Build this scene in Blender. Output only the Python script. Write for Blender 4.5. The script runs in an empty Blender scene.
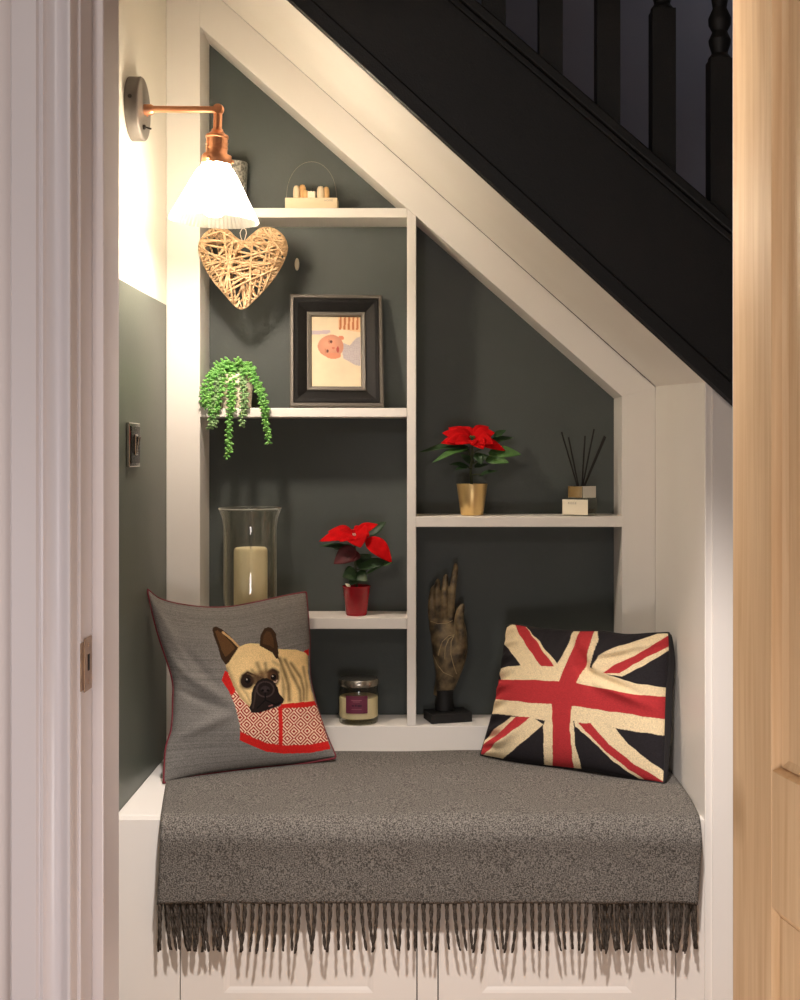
import bpy, bmesh, math, random
import numpy as np
from mathutils import Vector, Matrix
from mathutils.bvhtree import BVHTree
random.seed(7); np.random.seed(7)
PI = math.pi
S = bpy.context.scene
COL = S.collection
# ---------------------------------------------------------------- view
F, CX, CY, CZ = 1250.0, 425.0, 450.0, 1.123      # focal length in pixels, horizon, eye height
YF, YB, Y1 = 2.758, 2.878, 2.273                 # shelf face, back panel, bench front
def P(px, py, y): return Vector(((px-CX)*y/F, y, CZ-(py-CY)*y/F))
def XZ(px, py, y): p = P(px, py, y); return (p.x, p.z)

# ---------------------------------------------------------------- materials
def lin(c): return tuple(((v/255)/12.92 if v <= 10 else ((v/255+.055)/1.055)**2.4) for v in c)
def new_mat(name):
    m = bpy.data.materials.new(name); m.use_nodes = True
    nt = m.node_tree; b = nt.nodes['Principled BSDF']
    return m, nt, b
def mat(name, c, rough=.5, metal=0.0, c2=None, scale=60, bump=0.0, bscale=None, stretch=(1,1,1), detail=4, spec=.5, lo=.35, hi=.65):
    m, nt, b = new_mat(name)
    b.inputs['Base Color'].default_value = (*lin(c), 1)
    b.inputs['Roughness'].default_value = rough
    b.inputs['Metallic'].default_value = metal
    b.inputs['Specular IOR Level'].default_value = spec
    tc = nt.nodes.new('ShaderNodeTexCoord'); mp = nt.nodes.new('ShaderNodeMapping')
    mp.inputs['Scale'].default_value = stretch
    nt.links.new(tc.outputs['Object'], mp.inputs['Vector'])
    if c2:
        n = nt.nodes.new('ShaderNodeTexNoise'); n.inputs['Scale'].default_value = scale; n.inputs['Detail'].default_value = detail
        nt.links.new(mp.outputs[0], n.inputs['Vector'])
        r = nt.nodes.new('ShaderNodeValToRGB')
        r.color_ramp.elements[0].position = lo; r.color_ramp.elements[1].position = hi
        r.color_ramp.elements[0].color = (*lin(c), 1); r.color_ramp.elements[1].color = (*lin(c2), 1)
        nt.links.new(n.outputs['Fac'], r.inputs[0]); nt.links.new(r.outputs[0], b.inputs['Base Color'])
    if bump:
        n2 = nt.nodes.new('ShaderNodeTexNoise'); n2.inputs['Scale'].default_value = bscale or scale; n2.inputs['Detail'].default_value = 3
        nt.links.new(mp.outputs[0], n2.inputs['Vector'])
        bp = nt.nodes.new('ShaderNodeBump'); bp.inputs['Strength'].default_value = bump; bp.inputs['Distance'].default_value = .002
        nt.links.new(n2.outputs['Fac'], bp.inputs['Height']); nt.links.new(bp.outputs[0], b.inputs['Normal'])
    return m
def print_mat(name, rough=.85, weave=700, bump=.3, lo=.72, hi=1.2):
    m, nt, b = new_mat(name)
    a = nt.nodes.new('ShaderNodeAttribute'); a.attribute_name = 'print'
    tc = nt.nodes.new('ShaderNodeTexCoord')
    n = nt.nodes.new('ShaderNodeTexNoise'); n.inputs['Scale'].default_value = weave; n.inputs['Detail'].default_value = 2
    nt.links.new(tc.outputs['Object'], n.inputs['Vector'])
    mr = nt.nodes.new('ShaderNodeMapRange'); mr.inputs['From Min'].default_value = .3; mr.inputs['From Max'].default_value = .7
    mr.inputs['To Min'].default_value = lo; mr.inputs['To Max'].default_value = hi
    nt.links.new(n.outputs['Fac'], mr.inputs['Value'])
    mx = nt.nodes.new('ShaderNodeVectorMath'); mx.operation = 'SCALE'
    nt.links.new(a.outputs['Color'], mx.inputs[0]); nt.links.new(mr.outputs[0], mx.inputs['Scale'])
    nt.links.new(mx.outputs[0], b.inputs['Base Color'])
    b.inputs['Roughness'].default_value = rough; b.inputs['Specular IOR Level'].default_value = .15
    bp = nt.nodes.new('ShaderNodeBump'); bp.inputs['Strength'].default_value = bump; bp.inputs['Distance'].default_value = .001
    nt.links.new(n.outputs['Fac'], bp.inputs['Height']); nt.links.new(bp.outputs[0], b.inputs['Normal'])
    return m
def thin_glass(name, tint=(245,245,238), edge=(150,155,140), gloss=.9, haze=0.0, rimhaze=0.0):
    m = bpy.data.materials.new(name); m.use_nodes = True; nt = m.node_tree; nt.nodes.clear()
    out = nt.nodes.new('ShaderNodeOutputMaterial')
    lw = nt.nodes.new('ShaderNodeLayerWeight'); lw.inputs['Blend'].default_value = .35
    mixc = nt.nodes.new('ShaderNodeMix'); mixc.data_type = 'RGBA'
    mixc.inputs['A'].default_value = (*lin(tint), 1); mixc.inputs['B'].default_value = (*lin(edge), 1)
    nt.links.new(lw.outputs['Facing'], mixc.inputs['Factor'])
    tr = nt.nodes.new('ShaderNodeBsdfTransparent'); nt.links.new(mixc.outputs['Result'], tr.inputs[0])
    gl = nt.nodes.new('ShaderNodeBsdfGlossy'); gl.inputs['Roughness'].default_value = .03
    gl.inputs['Color'].default_value = (gloss,)*3+(1,)
    pw = nt.nodes.new('ShaderNodeMath'); pw.operation = 'POWER'; pw.inputs[1].default_value = 4
    l2 = nt.nodes.new('ShaderNodeLayerWeight'); l2.inputs['Blend'].default_value = .5
    nt.links.new(l2.outputs['Facing'], pw.inputs[0])
    fr = nt.nodes.new('ShaderNodeMapRange'); fr.inputs['To Min'].default_value = .04; fr.inputs['To Max'].default_value = .6
    nt.links.new(pw.outputs[0], fr.inputs['Value'])
    mx = nt.nodes.new('ShaderNodeMixShader'); nt.links.new(fr.outputs[0], mx.inputs[0])
    nt.links.new(tr.outputs[0], mx.inputs[1]); nt.links.new(gl.outputs[0], mx.inputs[2])
    last = mx
    if haze:
        df = nt.nodes.new('ShaderNodeBsdfTranslucent'); df.inputs[0].default_value = (1,1,.97,1)
        m2 = nt.nodes.new('ShaderNodeMixShader'); m2.inputs[0].default_value = haze
        if rimhaze:
            h_ = nt.nodes.new('ShaderNodeMapRange'); h_.inputs['To Min'].default_value = haze; h_.inputs['To Max'].default_value = rimhaze
            nt.links.new(pw.outputs[0], h_.inputs['Value']); nt.links.new(h_.outputs[0], m2.inputs[0])
        nt.links.new(mx.outputs[0], m2.inputs[1]); nt.links.new(df.outputs[0], m2.inputs[2]); last = m2
    nt.links.new(last.outputs[0], out.inputs[0])
    return m
def emit_mat(name, c, s):
    m, nt, b = new_mat(name)
    b.inputs['Emission Color'].default_value = (*c, 1); b.inputs['Emission Strength'].default_value = s
    return m
def oak_mat():
    m, nt, b = new_mat('oak')
    tc = nt.nodes.new('ShaderNodeTexCoord'); mp = nt.nodes.new('ShaderNodeMapping'); mp.inputs['Scale'].default_value = (60, 60, 2.2)
    nt.links.new(tc.outputs['Object'], mp.inputs['Vector'])
    n = nt.nodes.new('ShaderNodeTexNoise'); n.inputs['Scale'].default_value = 1.6; n.inputs['Detail'].default_value = 6; n.inputs['Distortion'].default_value = .6
    nt.links.new(mp.outputs[0], n.inputs['Vector'])
    r = nt.nodes.new('ShaderNodeValToRGB'); r.color_ramp.elements[0].position = .3; r.color_ramp.elements[1].position = .72
    r.color_ramp.elements[0].color = (*lin((216,176,130)), 1); r.color_ramp.elements[1].color = (*lin((238,204,160)), 1)
    nt.links.new(n.outputs['Fac'], r.inputs[0])
    # one small darker stain on the stile
    mp2 = nt.nodes.new('ShaderNodeMapping'); mp2.inputs['Location'].default_value = (-.012*38, 0, -.72*22); mp2.inputs['Scale'].default_value = (38, 0, 22)
    nt.links.new(tc.outputs['Object'], mp2.inputs['Vector'])
    ln = nt.nodes.new('ShaderNodeVectorMath'); ln.operation = 'LENGTH'; nt.links.new(mp2.outputs[0], ln.inputs[0])
    mr = nt.nodes.new('ShaderNodeMapRange'); mr.inputs['From Min'].default_value = .2; mr.inputs['From Max'].default_value = 1.0
    mr.inputs['To Min'].default_value = .45; mr.inputs['To Max'].default_value = 0
    nt.links.new(ln.outputs['Value'], mr.inputs['Value'])
    mx = nt.nodes.new('ShaderNodeMix'); mx.data_type = 'RGBA'; mx.inputs['B'].default_value = (*lin((150,105,55)), 1)
    nt.links.new(mr.outputs[0], mx.inputs['Factor']); nt.links.new(r.outputs[0], mx.inputs['A'])
    nt.links.new(mx.outputs['Result'], b.inputs['Base Color'])
    b.inputs['Roughness'].default_value = .38
    bp = nt.nodes.new('ShaderNodeBump'); bp.inputs['Strength'].default_value = .08; bp.inputs['Distance'].default_value = .001
    nt.links.new(n.outputs['Fac'], bp.inputs['Height']); nt.links.new(bp.outputs[0], b.inputs['Normal'])
    return m

M = {}
M['white'] = mat('white_paint', (236,231,223), .42, bump=.05, bscale=40, c2=(240,236,229), scale=3)
M['white_wall'] = mat('white_wall_paint', (232,227,214), .6, bump=.08, bscale=120)
M['casing'] = mat('casing_gloss_white', (224,217,217), .35, bump=.1, bscale=25, stretch=(1,1,.15))
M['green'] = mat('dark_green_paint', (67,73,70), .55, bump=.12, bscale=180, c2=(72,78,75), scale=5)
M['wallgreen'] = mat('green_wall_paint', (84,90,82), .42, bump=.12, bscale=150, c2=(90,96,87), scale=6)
M['black'] = mat('black_satin_paint', (13,13,13), .55, bump=.2, bscale=300)
M['hallwall'] = mat('dark_hall_paint', (158,160,176), .7, bump=.2, bscale=200)
M['ceiling'] = mat('ceiling_white', (225,222,215), .8)
M['floor'] = mat('floor_wood', (140,105,72), .5, c2=(165,128,90), scale=3, stretch=(1,14,1))
M['copper'] = mat('brushed_copper', (233,166,126), .32, 1.0, bump=.03, bscale=200)
M['pewter'] = mat('grey_pewter', (112,106,100), .5, .55, bump=.25, bscale=120)
M['darkmetal'] = mat('dark_screw', (50,45,42), .4, .8)
M['chrome'] = mat('chrome', (205,202,196), .12, 1.0)
M['blackgloss'] = mat('black_insert', (22,20,18), .2)
M['glass'] = thin_glass('clear_glass', (250,251,248), (226,228,218))
M['vaseglass'] = thin_glass('vase_glass', (253,253,251), (236,237,229), haze=.03, rimhaze=.6)
M['rimglass'] = thin_glass('vase_rim_glass', (250,250,246), (232,233,224), haze=.4)
M['shade'] = thin_glass('ribbed_glass', (250,250,245), (215,220,210), haze=.56)
M['bulb'] = emit_mat('lamp_bulb', (1.0,.84,.70), 490)
M['wicker'] = mat('wicker', (224,192,152), .75, c2=(192,154,112), scale=90, bump=.3, bscale=400)
M['string'] = mat('pale_string', (215,205,190), .8)
M['frameblack'] = mat('frame_black', (14,13,12), .6, c2=(19,17,16), scale=200, spec=.2)
M['framelip'] = mat('frame_silver_edge', (104,99,92), .45, .5)
M['potcream'] = mat('pot_cream', (244,235,216), .7, c2=(224,210,184), scale=250, bump=.3, bscale=300)
M['soil'] = mat('soil', (52,40,30), .95, c2=(35,27,20), scale=300, bump=.5)
M['pearl'] = mat('succulent_green', (96,160,76), .45, c2=(132,188,98), scale=60)
M['pearl2'] = mat('succulent_dusty_green', (120,158,104), .5, c2=(150,182,128), scale=60)
M['gold'] = mat('brushed_gold', (228,196,136), .34, .85, stretch=(30,30,1), bump=.06, bscale=10)
M['redpot'] = mat('glazed_red', (150,10,24), .12, c2=(165,16,30), scale=20)
M['bract'] = mat('red_bract', (196,2,8), .85, c2=(168,1,5), scale=40, bump=.15, bscale=150, spec=.15)
M['bractdark'] = mat('bract_reverse', (95,22,28), .6, c2=(75,25,25), scale=40)
M['leaf'] = mat('dark_green_leaf', (28,54,24), .55, c2=(42,74,34), scale=50, bump=.2, bscale=120)
M['leaflight'] = mat('green_leaf', (72,112,50), .5, c2=(54,92,40), scale=50, bump=.2, bscale=120)
M['stem'] = mat('green_stem', (58,66,36), .6)
M['wax'] = mat('ivory_wax', (252,238,196), .55, c2=(248,232,188), scale=20)
M['wick'] = mat('wick', (40,32,25), .9)
M['jarwax'] = mat('cream_wax', (246,228,182), .5)
M['lid'] = mat('jar_lid_metal', (178,172,160), .25, .95)
M['plum'] = mat('plum_label', (112,42,66), .6, c2=(104,38,62), scale=60)
M['plumlight'] = mat('plum_label_print', (158,92,106), .6)
M['plumdark'] = mat('plum_label_dark_print', (70,20,44), .6)
M['label'] = mat('cream_label', (242,232,208), .6)
M['ink'] = mat('grey_ink', (150,140,122), .7)
M['reed'] = mat('black_reed', (20,17,14), .8)
M['liquid'] = thin_glass('scent_liquid', (205,195,165), (140,130,100))
M['bronze'] = mat('aged_bronze', (132,114,82), .5, .15, c2=(58,49,36), scale=38, bump=.5, bscale=70, detail=6, lo=.38, hi=.62)
M['bronzelight'] = mat('bronze_scratch', (168,150,112), .5, .2)
M['nail'] = mat('bronze_nail', (150,132,112), .4, .2)
M['plinth'] = mat('black_wood', (11,10,9), .6)
M['blockwood'] = mat('pale_birch', (236,216,184), .55, c2=(228,204,168), scale=8, stretch=(1,6,6))
M['beech'] = mat('beech_peg', (222,184,128), .55, c2=(208,164,108), scale=30)
M['silverglass'] = mat('silvered_glass', (190,188,180), .35, .5, c2=(120,118,112), scale=160, bump=.5, bscale=160, lo=.42, hi=.58)
M['wire'] = mat('fine_wire', (150,145,135), .3, .9)
M['throw'] = mat('grey_wool', (134,129,122), .95, c2=(66,63,59), scale=430, bump=.8, bscale=430, spec=.1, detail=3, lo=.38, hi=.62)
M['tassel'] = mat('grey_wool_tassel', (92,84,76), .95, c2=(56,51,46), scale=260, bump=.6, bscale=400, spec=.1)
M['piping'] = mat('maroon_piping', (110,28,40), .7)
M['cushback'] = mat('cushion_back_cream', (196,180,158), .85, bump=.3, bscale=600)
M['navy'] = mat('navy_cushion_back', (34,31,32), .9, bump=.3, bscale=600)
M['print'] = print_mat('printed_fabric')
M['printgloss'] = print_mat('photo_paper', .35, 50, .0, .97, 1.03)
M['oak'] = oak_mat()
M['strike'] = mat('worn_brass', (178,150,122), .35, .8, c2=(150,122,98), scale=60)
M['slot'] = mat('dark_slot', (18,15,13), .8)

# ---------------------------------------------------------------- mesh helpers
def text_mesh(name, body, size, m, parent, loc, rot, spacing=1.0):
    fc = bpy.data.curves.new(name,'FONT'); fc.body = body; fc.size = size; fc.extrude = .0001; fc.space_character = spacing
    tmp = bpy.data.objects.new(name+'_tmp', fc); COL.objects.link(tmp); bpy.context.view_layer.update()
    me = bpy.data.meshes.new_from_object(tmp.evaluated_get(bpy.context.evaluated_depsgraph_get()))
    bpy.data.objects.remove(tmp); bpy.data.curves.remove(fc)
    me.name = name; me.materials.clear(); me.materials.append(m)
    o = bpy.data.objects.new(name, me); COL.objects.link(o); o.parent = parent; o.location = loc; o.rotation_euler = rot
    return o
ORIG = {}
class MB:
    def __init__(s): s.v = []; s.f = []; s.mi = []; s.cur = 0
    def add(s, vs, fs):
        o = len(s.v); s.v += [Vector(v) for v in vs]
        for f in fs: s.f.append([o+i for i in f]); s.mi.append(s.cur)
        return s
    def box(s, x0, x1, y0, y1, z0, z1):
        return s.add([(x0,y0,z0),(x1,y0,z0),(x1,y1,z0),(x0,y1,z0),(x0,y0,z1),(x1,y0,z1),(x1,y1,z1),(x0,y1,z1)],
                     [(3,2,1,0),(4,5,6,7),(0,1,5,4),(1,2,6,5),(2,3,7,6),(3,0,4,7)])
    def prism(s, poly, y0, y1):
        n = len(poly)
        a = sum(poly[i][0]*poly[(i+1)%n][1]-poly[(i+1)%n][0]*poly[i][1] for i in range(n))
        if a < 0: poly = poly[::-1]
        vs = [(x,y0,z) for x,z in poly]+[(x,y1,z) for x,z in poly]
        fs = [tuple(range(n)), tuple(range(2*n-1,n-1,-1))]
        for i in range(n): j = (i+1)%n; fs.append((j,i,n+i,n+j))
        return s.add(vs, fs)
    def zprism(s, poly, z0, z1):
        n = len(poly)
        a = sum(poly[i][0]*poly[(i+1)%n][1]-poly[(i+1)%n][0]*poly[i][1] for i in range(n))
        if a < 0: poly = poly[::-1]
        vs = [(x,y,z0) for x,y in poly]+[(x,y,z1) for x,y in poly]
        fs = [tuple(range(n-1,-1,-1)), tuple(range(n,2*n))]
        for i in range(n): j = (i+1)%n; fs.append((i,j,n+j,n+i))
        return s.add(vs, fs)
    def lathe(s, prof, c, seg=40, mtx=None, ribs=0, ribamp=0, caps=True):
        c = Vector(c); vs = []; fs = []; n = len(prof)
        for r, z in prof:
            for k in range(seg):
                a = 2*PI*k/seg
                rr = r*(1+(ribamp*(1 if k%2 else -1) if ribs else 0))
                v = Vector((rr*math.cos(a), rr*math.sin(a), z))
                if mtx: v = mtx @ v
                vs.append(c+v)
        for i in range(n-1):
            for k in range(seg):
                j = (k+1)%seg
                fs.append((i*seg+k, i*seg+j, (i+1)*seg+j, (i+1)*seg+k))
        if caps and prof[0][0] > 1e-6: fs.append(tuple(range(seg-1,-1,-1)))
        if caps and prof[-1][0] > 1e-6: fs.append(tuple((n-1)*seg+k for k in range(seg)))
        return s.add(vs, fs)
    def tube(s, pts, rad, seg=8, cap=True):
        pts = [Vector(p) for p in pts]; n = len(pts)
        if not hasattr(rad, '__len__'): rad = [rad]*n
        vs = []; fs = []; up = None
        for i, p in enumerate(pts):
            t = (pts[min(i+1,n-1)]-pts[max(i-1,0)]).normalized()
            if up is None: up = Vector((0,0,1)) if abs(t.z) < .9 else Vector((1,0,0))
            a = t.cross(up).normalized(); b = a.cross(t).normalized(); up = b
            for k in range(seg):
                th = 2*PI*k/seg
                vs.append(p+rad[i]*(math.cos(th)*a+math.sin(th)*b))
        for i in range(n-1):
            for k in range(seg):
                j = (k+1)%seg
                fs.append((i*seg+k, (i+1)*seg+k, (i+1)*seg+j, i*seg+j))
        if cap: fs.append(tuple(range(seg))); fs.append(tuple((n-1)*seg+k for k in range(seg-1,-1,-1)))
        return s.add(vs, fs)
    def ball(s, c, r, axis=None, seg=8, rings=5):
        rx, ry, rz = r if hasattr(r,'__len__') else (r,r,r)
        c = Vector(c); q = axis.to_track_quat('Z','X') if axis is not None else None
        vs = [];fs = []
        for i in range(rings+1):
            ph = PI*i/rings
            for k in range(seg):
                a = 2*PI*k/seg
                v = Vector((rx*math.sin(ph)*math.cos(a), ry*math.sin(ph)*math.sin(a), -rz*math.cos(ph)))
                if q: v = q @ v
                vs.append(c+v)
        for i in range(rings):
            for k in range(seg):
                j = (k+1)%seg; fs.append((i*seg+k, i*seg+j, (i+1)*seg+j, (i+1)*seg+k))
        return s.add(vs, fs)
    def build(s, name, m, parent=None, smooth=False, bevel=0, local=False, solid=0, sub=0, angle=40):
        o0 = ORIG.get(parent.name, Vector((0,0,0))) if (parent and not local) else Vector((0,0,0))
        me = bpy.data.meshes.new(name)
        me.from_pydata([tuple(v-o0) for v in s.v], [], s.f)
        for p, i in zip(me.polygons, s.mi): p.material_index = i
        bm = bmesh.new(); bm.from_mesh(me); bmesh.ops.remove_doubles(bm, verts=bm.verts, dist=1e-6)
        bm.normal_update(); bm.to_mesh(me); bm.free()
        ms = m if isinstance(m, (list,tuple)) else [m]
        for q in ms: me.materials.append(q)
        o = bpy.data.objects.new(name, me); COL.objects.link(o)
        if parent: o.parent = parent
        ORIG[o.name] = o0
        if smooth:
            for p in me.polygons: p.use_smooth = True
            if smooth == 'auto': me.set_sharp_from_angle(angle=math.radians(angle))
        if solid:
            md = o.modifiers.new('solid','SOLIDIFY'); md.thickness = solid; md.offset = -1
        if bevel:
            md = o.modifiers.new('bevel','BEVEL'); md.width = bevel; md.segments = 2; md.limit_method = 'ANGLE'
        if sub:
            md = o.modifiers.new('sub','SUBSURF'); md.levels = md.render_levels = sub
        return o
def tag(o, label=None, cat=None, group=None, kind=None):
    if label: o['label'] = label
    if cat: o['category'] = cat
    if group: o['group'] = group
    if kind: o['kind'] = kind
    return o
def thing(name, loc, label, cat, group=None, rot=None, kind=None):
    o = bpy.data.objects.new(name, None); COL.objects.link(o); o.location = loc
    o.empty_display_size = .05
    if rot: o.rotation_euler = rot
    ORIG[o.name] = Vector(loc)
    return tag(o, label, cat, group, kind)
def struct(o, label, cat): return tag(o, label, cat, kind='structure')

# ================================================================ SETTING
XL, XR = -.5714, .509
def lo_line(px): return .912*(px-286)           # underside of the stringer
def up_line(px): return 12+.86*(px-480)         # top of the stringer
struct(MB().box(-2.2,2.2,-1.5,3.5,-.05,0).build('floor', M['floor']), 'wooden hallway floor below the bench', 'floor')
struct(MB().box(-2.2,2.2,.3,3.4,2.75,2.8).build('ceiling', M['ceiling']), 'white hall ceiling above the stairs', 'ceiling')
# left hall wall, painted in two colours at dado height
w = MB()
zd = P(166,305,YF).z
w.box(XL-.1,XL,1.474,YB+.03,0,zd); w.cur = 1; w.box(XL-.1,XL,1.474,YB+.03,zd,2.75)
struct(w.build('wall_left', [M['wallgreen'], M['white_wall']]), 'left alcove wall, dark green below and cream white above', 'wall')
# right pillar: the boxed-in wall end beside the bench
xr2 = .78
def zlo(x): px = CX+x*F/Y1; return CZ-(lo_line(px)-CY)*Y1/F
w = MB().prism([(XR,0),(xr2,0),(xr2,zlo(xr2)+.03),(XR,zlo(XR)+.03)], Y1, YB+.03)
struct(w.build('wall_right', M['white'], bevel=.002), 'white boxed wall end at the right of the bench', 'wall')
xs = (712-CX)*Y1/F
struct(MB().prism([(xs,0),(xr2,0),(xr2,zlo(xr2)-.004),(xs,zlo(xs)-.004)], Y1-.0035, Y1-.0002).build('trim_1', M['white']), 'flat white trim board on the pillar front', 'trim')
# sloping soffit under the stairs
sB = [P(140,388+.891*(140-657),YF), P(657.5,388,YF)]; sF = [P(90,lo_line(90),Y1), P(706,lo_line(706),Y1)]
zt = Vector((0,0,.012))
q = [sB[0],sB[1],sF[1],sF[0]]
w = MB().add(q+[v+zt for v in q], [(0,1,2,3),(7,6,5,4),(0,4,5,1),(1,5,6,2),(2,6,7,3),(3,7,4,0)])
struct(w.build('ceiling_slope', M['white']), 'cream white sloping underside of the stairs over the alcove', 'ceiling')
struct(MB().box(-2.2,2.2,3.35,3.4,0,2.75).build('wall_back', M['hallwall']), 'dark slate wall seen between the stair balusters', 'wall')
struct(MB().box(1.6,1.65,1.5,3.35,0,2.75).build('wall_side', M['hallwall']), 'dark hall wall to the right of the stairs', 'wall')

# doorway in the near wall
JX = -.374
near = MB()
near.box(-2.2,-.398,1.362,1.474,0,2.75); near.box(.385,2.2,1.362,1.474,0,2.75); near.box(-.398,.385,1.362,1.474,2.04,2.75)
M['nearwall'] = mat('near_wall_paint', (230,219,214), .6, bump=.08, bscale=120)
struct(near.build('wall_front', M['nearwall']), 'white wall around the open doorway', 'wall')
# architrave profile (plan), mitre at head left out of frame
kx = 1.345/F
X = lambda px: (px-CX)*kx
prof = [(X(11),1.362),(X(11),1.343),(X(13.5),1.339),(X(38),1.338),(X(40),1.341),(X(41.5),1.3415),(X(42.5),1.339),(X(45),1.3385),(X(46.5),1.343)]
for i in range(9):
    t = i/8; prof.append((X(48+20*t), 1.3445+.005*math.sin(PI*min(1,t*1.1))-.006*t*t))
prof += [(X(69.5),1.3375),(X(72),1.3375),(X(73.5),1.3405),(X(74),1.362)]
struct(MB().zprism(prof,0,2.09).build('trim_2', M['casing'], smooth='auto', angle=30), 'moulded white door architrave at the left edge', 'trim')
j = MB().box(-.398,JX,1.358,1.474,0,2.04).build('trim_3', M['casing'], bevel=.0012)
struct(j, 'white door jamb with a brass latch plate on the left', 'door frame')
ORIG[j.name] = Vector((0,0,0))
MB().box(JX,-.3606,1.402,1.474,0,2.02).build('door_stop', M['casing'], j, bevel=.0015)
z0, z1 = .857, .916
sp = MB().box(JX,JX+.0014,1.369,1.399,z0,z1).box(JX-.001,JX+.0006,1.358,1.370,z0+.003,z1-.003).build('strike_plate', M['strike'], j, bevel=.0006)
MB().box(JX+.0012,JX+.0018,1.381,1.388,z0+.022,z0+.040).build('latch_slot', M['slot'], sp)
for zz in (z0+.009, z1-.009):
    MB().lathe([(0,0),(.0028,0),(.0025,.0008),(0,.001)], (JX+.0012,1.385,zz), 12, Matrix.Rotation(PI/2,3,'Y')).build('screw', M['strike'], sp)
# right jamb
rj = MB().box(.3625,.385,1.358,1.474,0,2.04).build('trim_4', M['casing'], bevel=.0012)
struct(rj, 'white right door jamb hidden behind the oak door', 'door frame')
struct(MB().box(-.374,.358,1.358,1.474,2.02,2.04).build('trim_5', M['casing']), 'white door head above the doorway', 'door frame')

# oak door, opened towards the viewer on the right
door = thing('door_1', (.342,1.390,.006), 'open oak panelled door at the right edge', 'door', kind='structure', rot=(0,0,-math.radians(78.5)))
W_, H_, T_ = .70, 1.97, .036
sw = .092; b0 = .03
MB().box(0,sw,0,T_,0,H_).build('stile', M['oak'], door, bevel=.0015, local=True)
MB().box(W_-sw,W_,0,T_,0,H_).build('stile', M['oak'], door, bevel=.0015, local=True)
MB().box(sw,W_-sw,0,T_,.641,.784).build('rail', M['oak'], door, bevel=.0012, local=True)
MB().box(sw,W_-sw,0,T_,1.86,H_).build('rail', M['oak'], door, bevel=.0012, local=True)
MB().box(sw,W_-sw,0,T_,0,.2).build('rail', M['oak'], door, bevel=.0012, local=True)
def bead(x0,x1,z0,z1,w,d0,d1):
    vs = [(x0,d0,z0),(x1,d0,z0),(x1,d0,z1),(x0,d0,z1),(x0+w,d1,z0+w),(x1-w,d1,z0+w),(x1-w,d1,z1-w),(x0+w,d1,z1-w)]
    vs += [(x,.0185,z) for x,_,z in vs[:4]]+[(x,.0185,z) for x,_,z in vs[4:]]
    fs = []
    for i in range(4):
        k = (i+1)%4
        fs += [(i,k,4+k,4+i),(8+k,8+i,12+i,12+k),(k,i,8+i,8+k),(4+i,4+k,12+k,12+i)]
    return MB().add(vs, fs)
for (za, zb) in ((.784,1.86),(.2,.641)):
    up = za > .5
    bead(sw,W_-sw,za,zb,.003 if up else .007,.001,.013 if up else .006).build('panel_moulding', M['oak'], door, local=True)
    q_ = .0032 if up else .0072
    MB().box(sw+q_,W_-sw-q_,.0132 if up else .0055,.028,za+q_,zb-q_).build('panel', M['oak'], door, local=True)
    if up:
        bead(sw+.004,W_-sw-.004,za+.004,zb-.004,.008,.0095,.0132).build('glazing_bead', M['oak'], door, local=True)

# ================================================================ STAIRCASE
st = thing('staircase', (.3,Y1,.9), 'black painted staircase side sloping down to the right above the alcove', 'staircase')
w = MB().prism([XZ(60,lo_line(60),Y1),XZ(960,lo_line(960),Y1),XZ(960,up_line(960),Y1),XZ(60,up_line(60),Y1)], Y1-.008, Y1-.0003)
w.build('stringer', M['black'], st, bevel=.002)
def strip(a, b, fa, fb, y0, y1):
    return MB().prism([XZ(a,fa(a),Y1),XZ(b,fa(b),Y1),XZ(b,fb(b),Y1),XZ(a,fb(a),Y1)], y0, y1)
strip(60,960,lambda x: lo_line(x)-22, lambda x: lo_line(x)-1, Y1-.016, Y1-.008).build('lower_moulding', M['black'], st, bevel=.003)
strip(60,960,lambda x: up_line(x)-3, lambda x: up_line(x)+10, Y1-.028, Y1+.062).build('string_capping', M['black'], st, bevel=.003)
strip(60,960,lambda x: up_line(x)+10, lambda x: up_line(x)+18, Y1-.018, Y1-.008).build('capping_bead', M['black'], st, bevel=.002)
K1 = Y1/F
for k, pxc in enumerate((437, 494, 551, 608.5, 664, 722)):
    x = (pxc-CX)*K1; h = .0212; y = Y1+.018
    zb0 = CZ-(up_line(pxc+12)-CY)*K1-.005; zsq = CZ-(58-.86*(722-pxc)-CY)*K1
    b = MB().prism([(x-h,CZ-(up_line(pxc-11.7)-2-CY)*K1),(x+h,CZ-(up_line(pxc+11.7)-2-CY)*K1),(x+h,zsq),(x-h,zsq)], y-h, y+h)
    b.lathe([(h*1.02,0),(h*1.0,.004),(h*.72,.012),(h*.70,.016),(h*.92,.030),(h*.96,.038),(h*.7,.05),(h*.66,.054),(h*.95,.066),(h*.98,.078),(h*.6,.096),(h*.62,.10),(h*.85,.13),(h*.95,.17),(h*.9,.22),(h*.7,.33),(h*.62,.42),(h*.85,.45),(h*.5,.47),(h*.95,.5)], (x,y,zsq), 20)
    b.box(x-h,x+h,y-h,y+h,zsq+.5,zsq+.62)
    b.build('baluster', M['black'], st, smooth='auto', angle=30)

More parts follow.
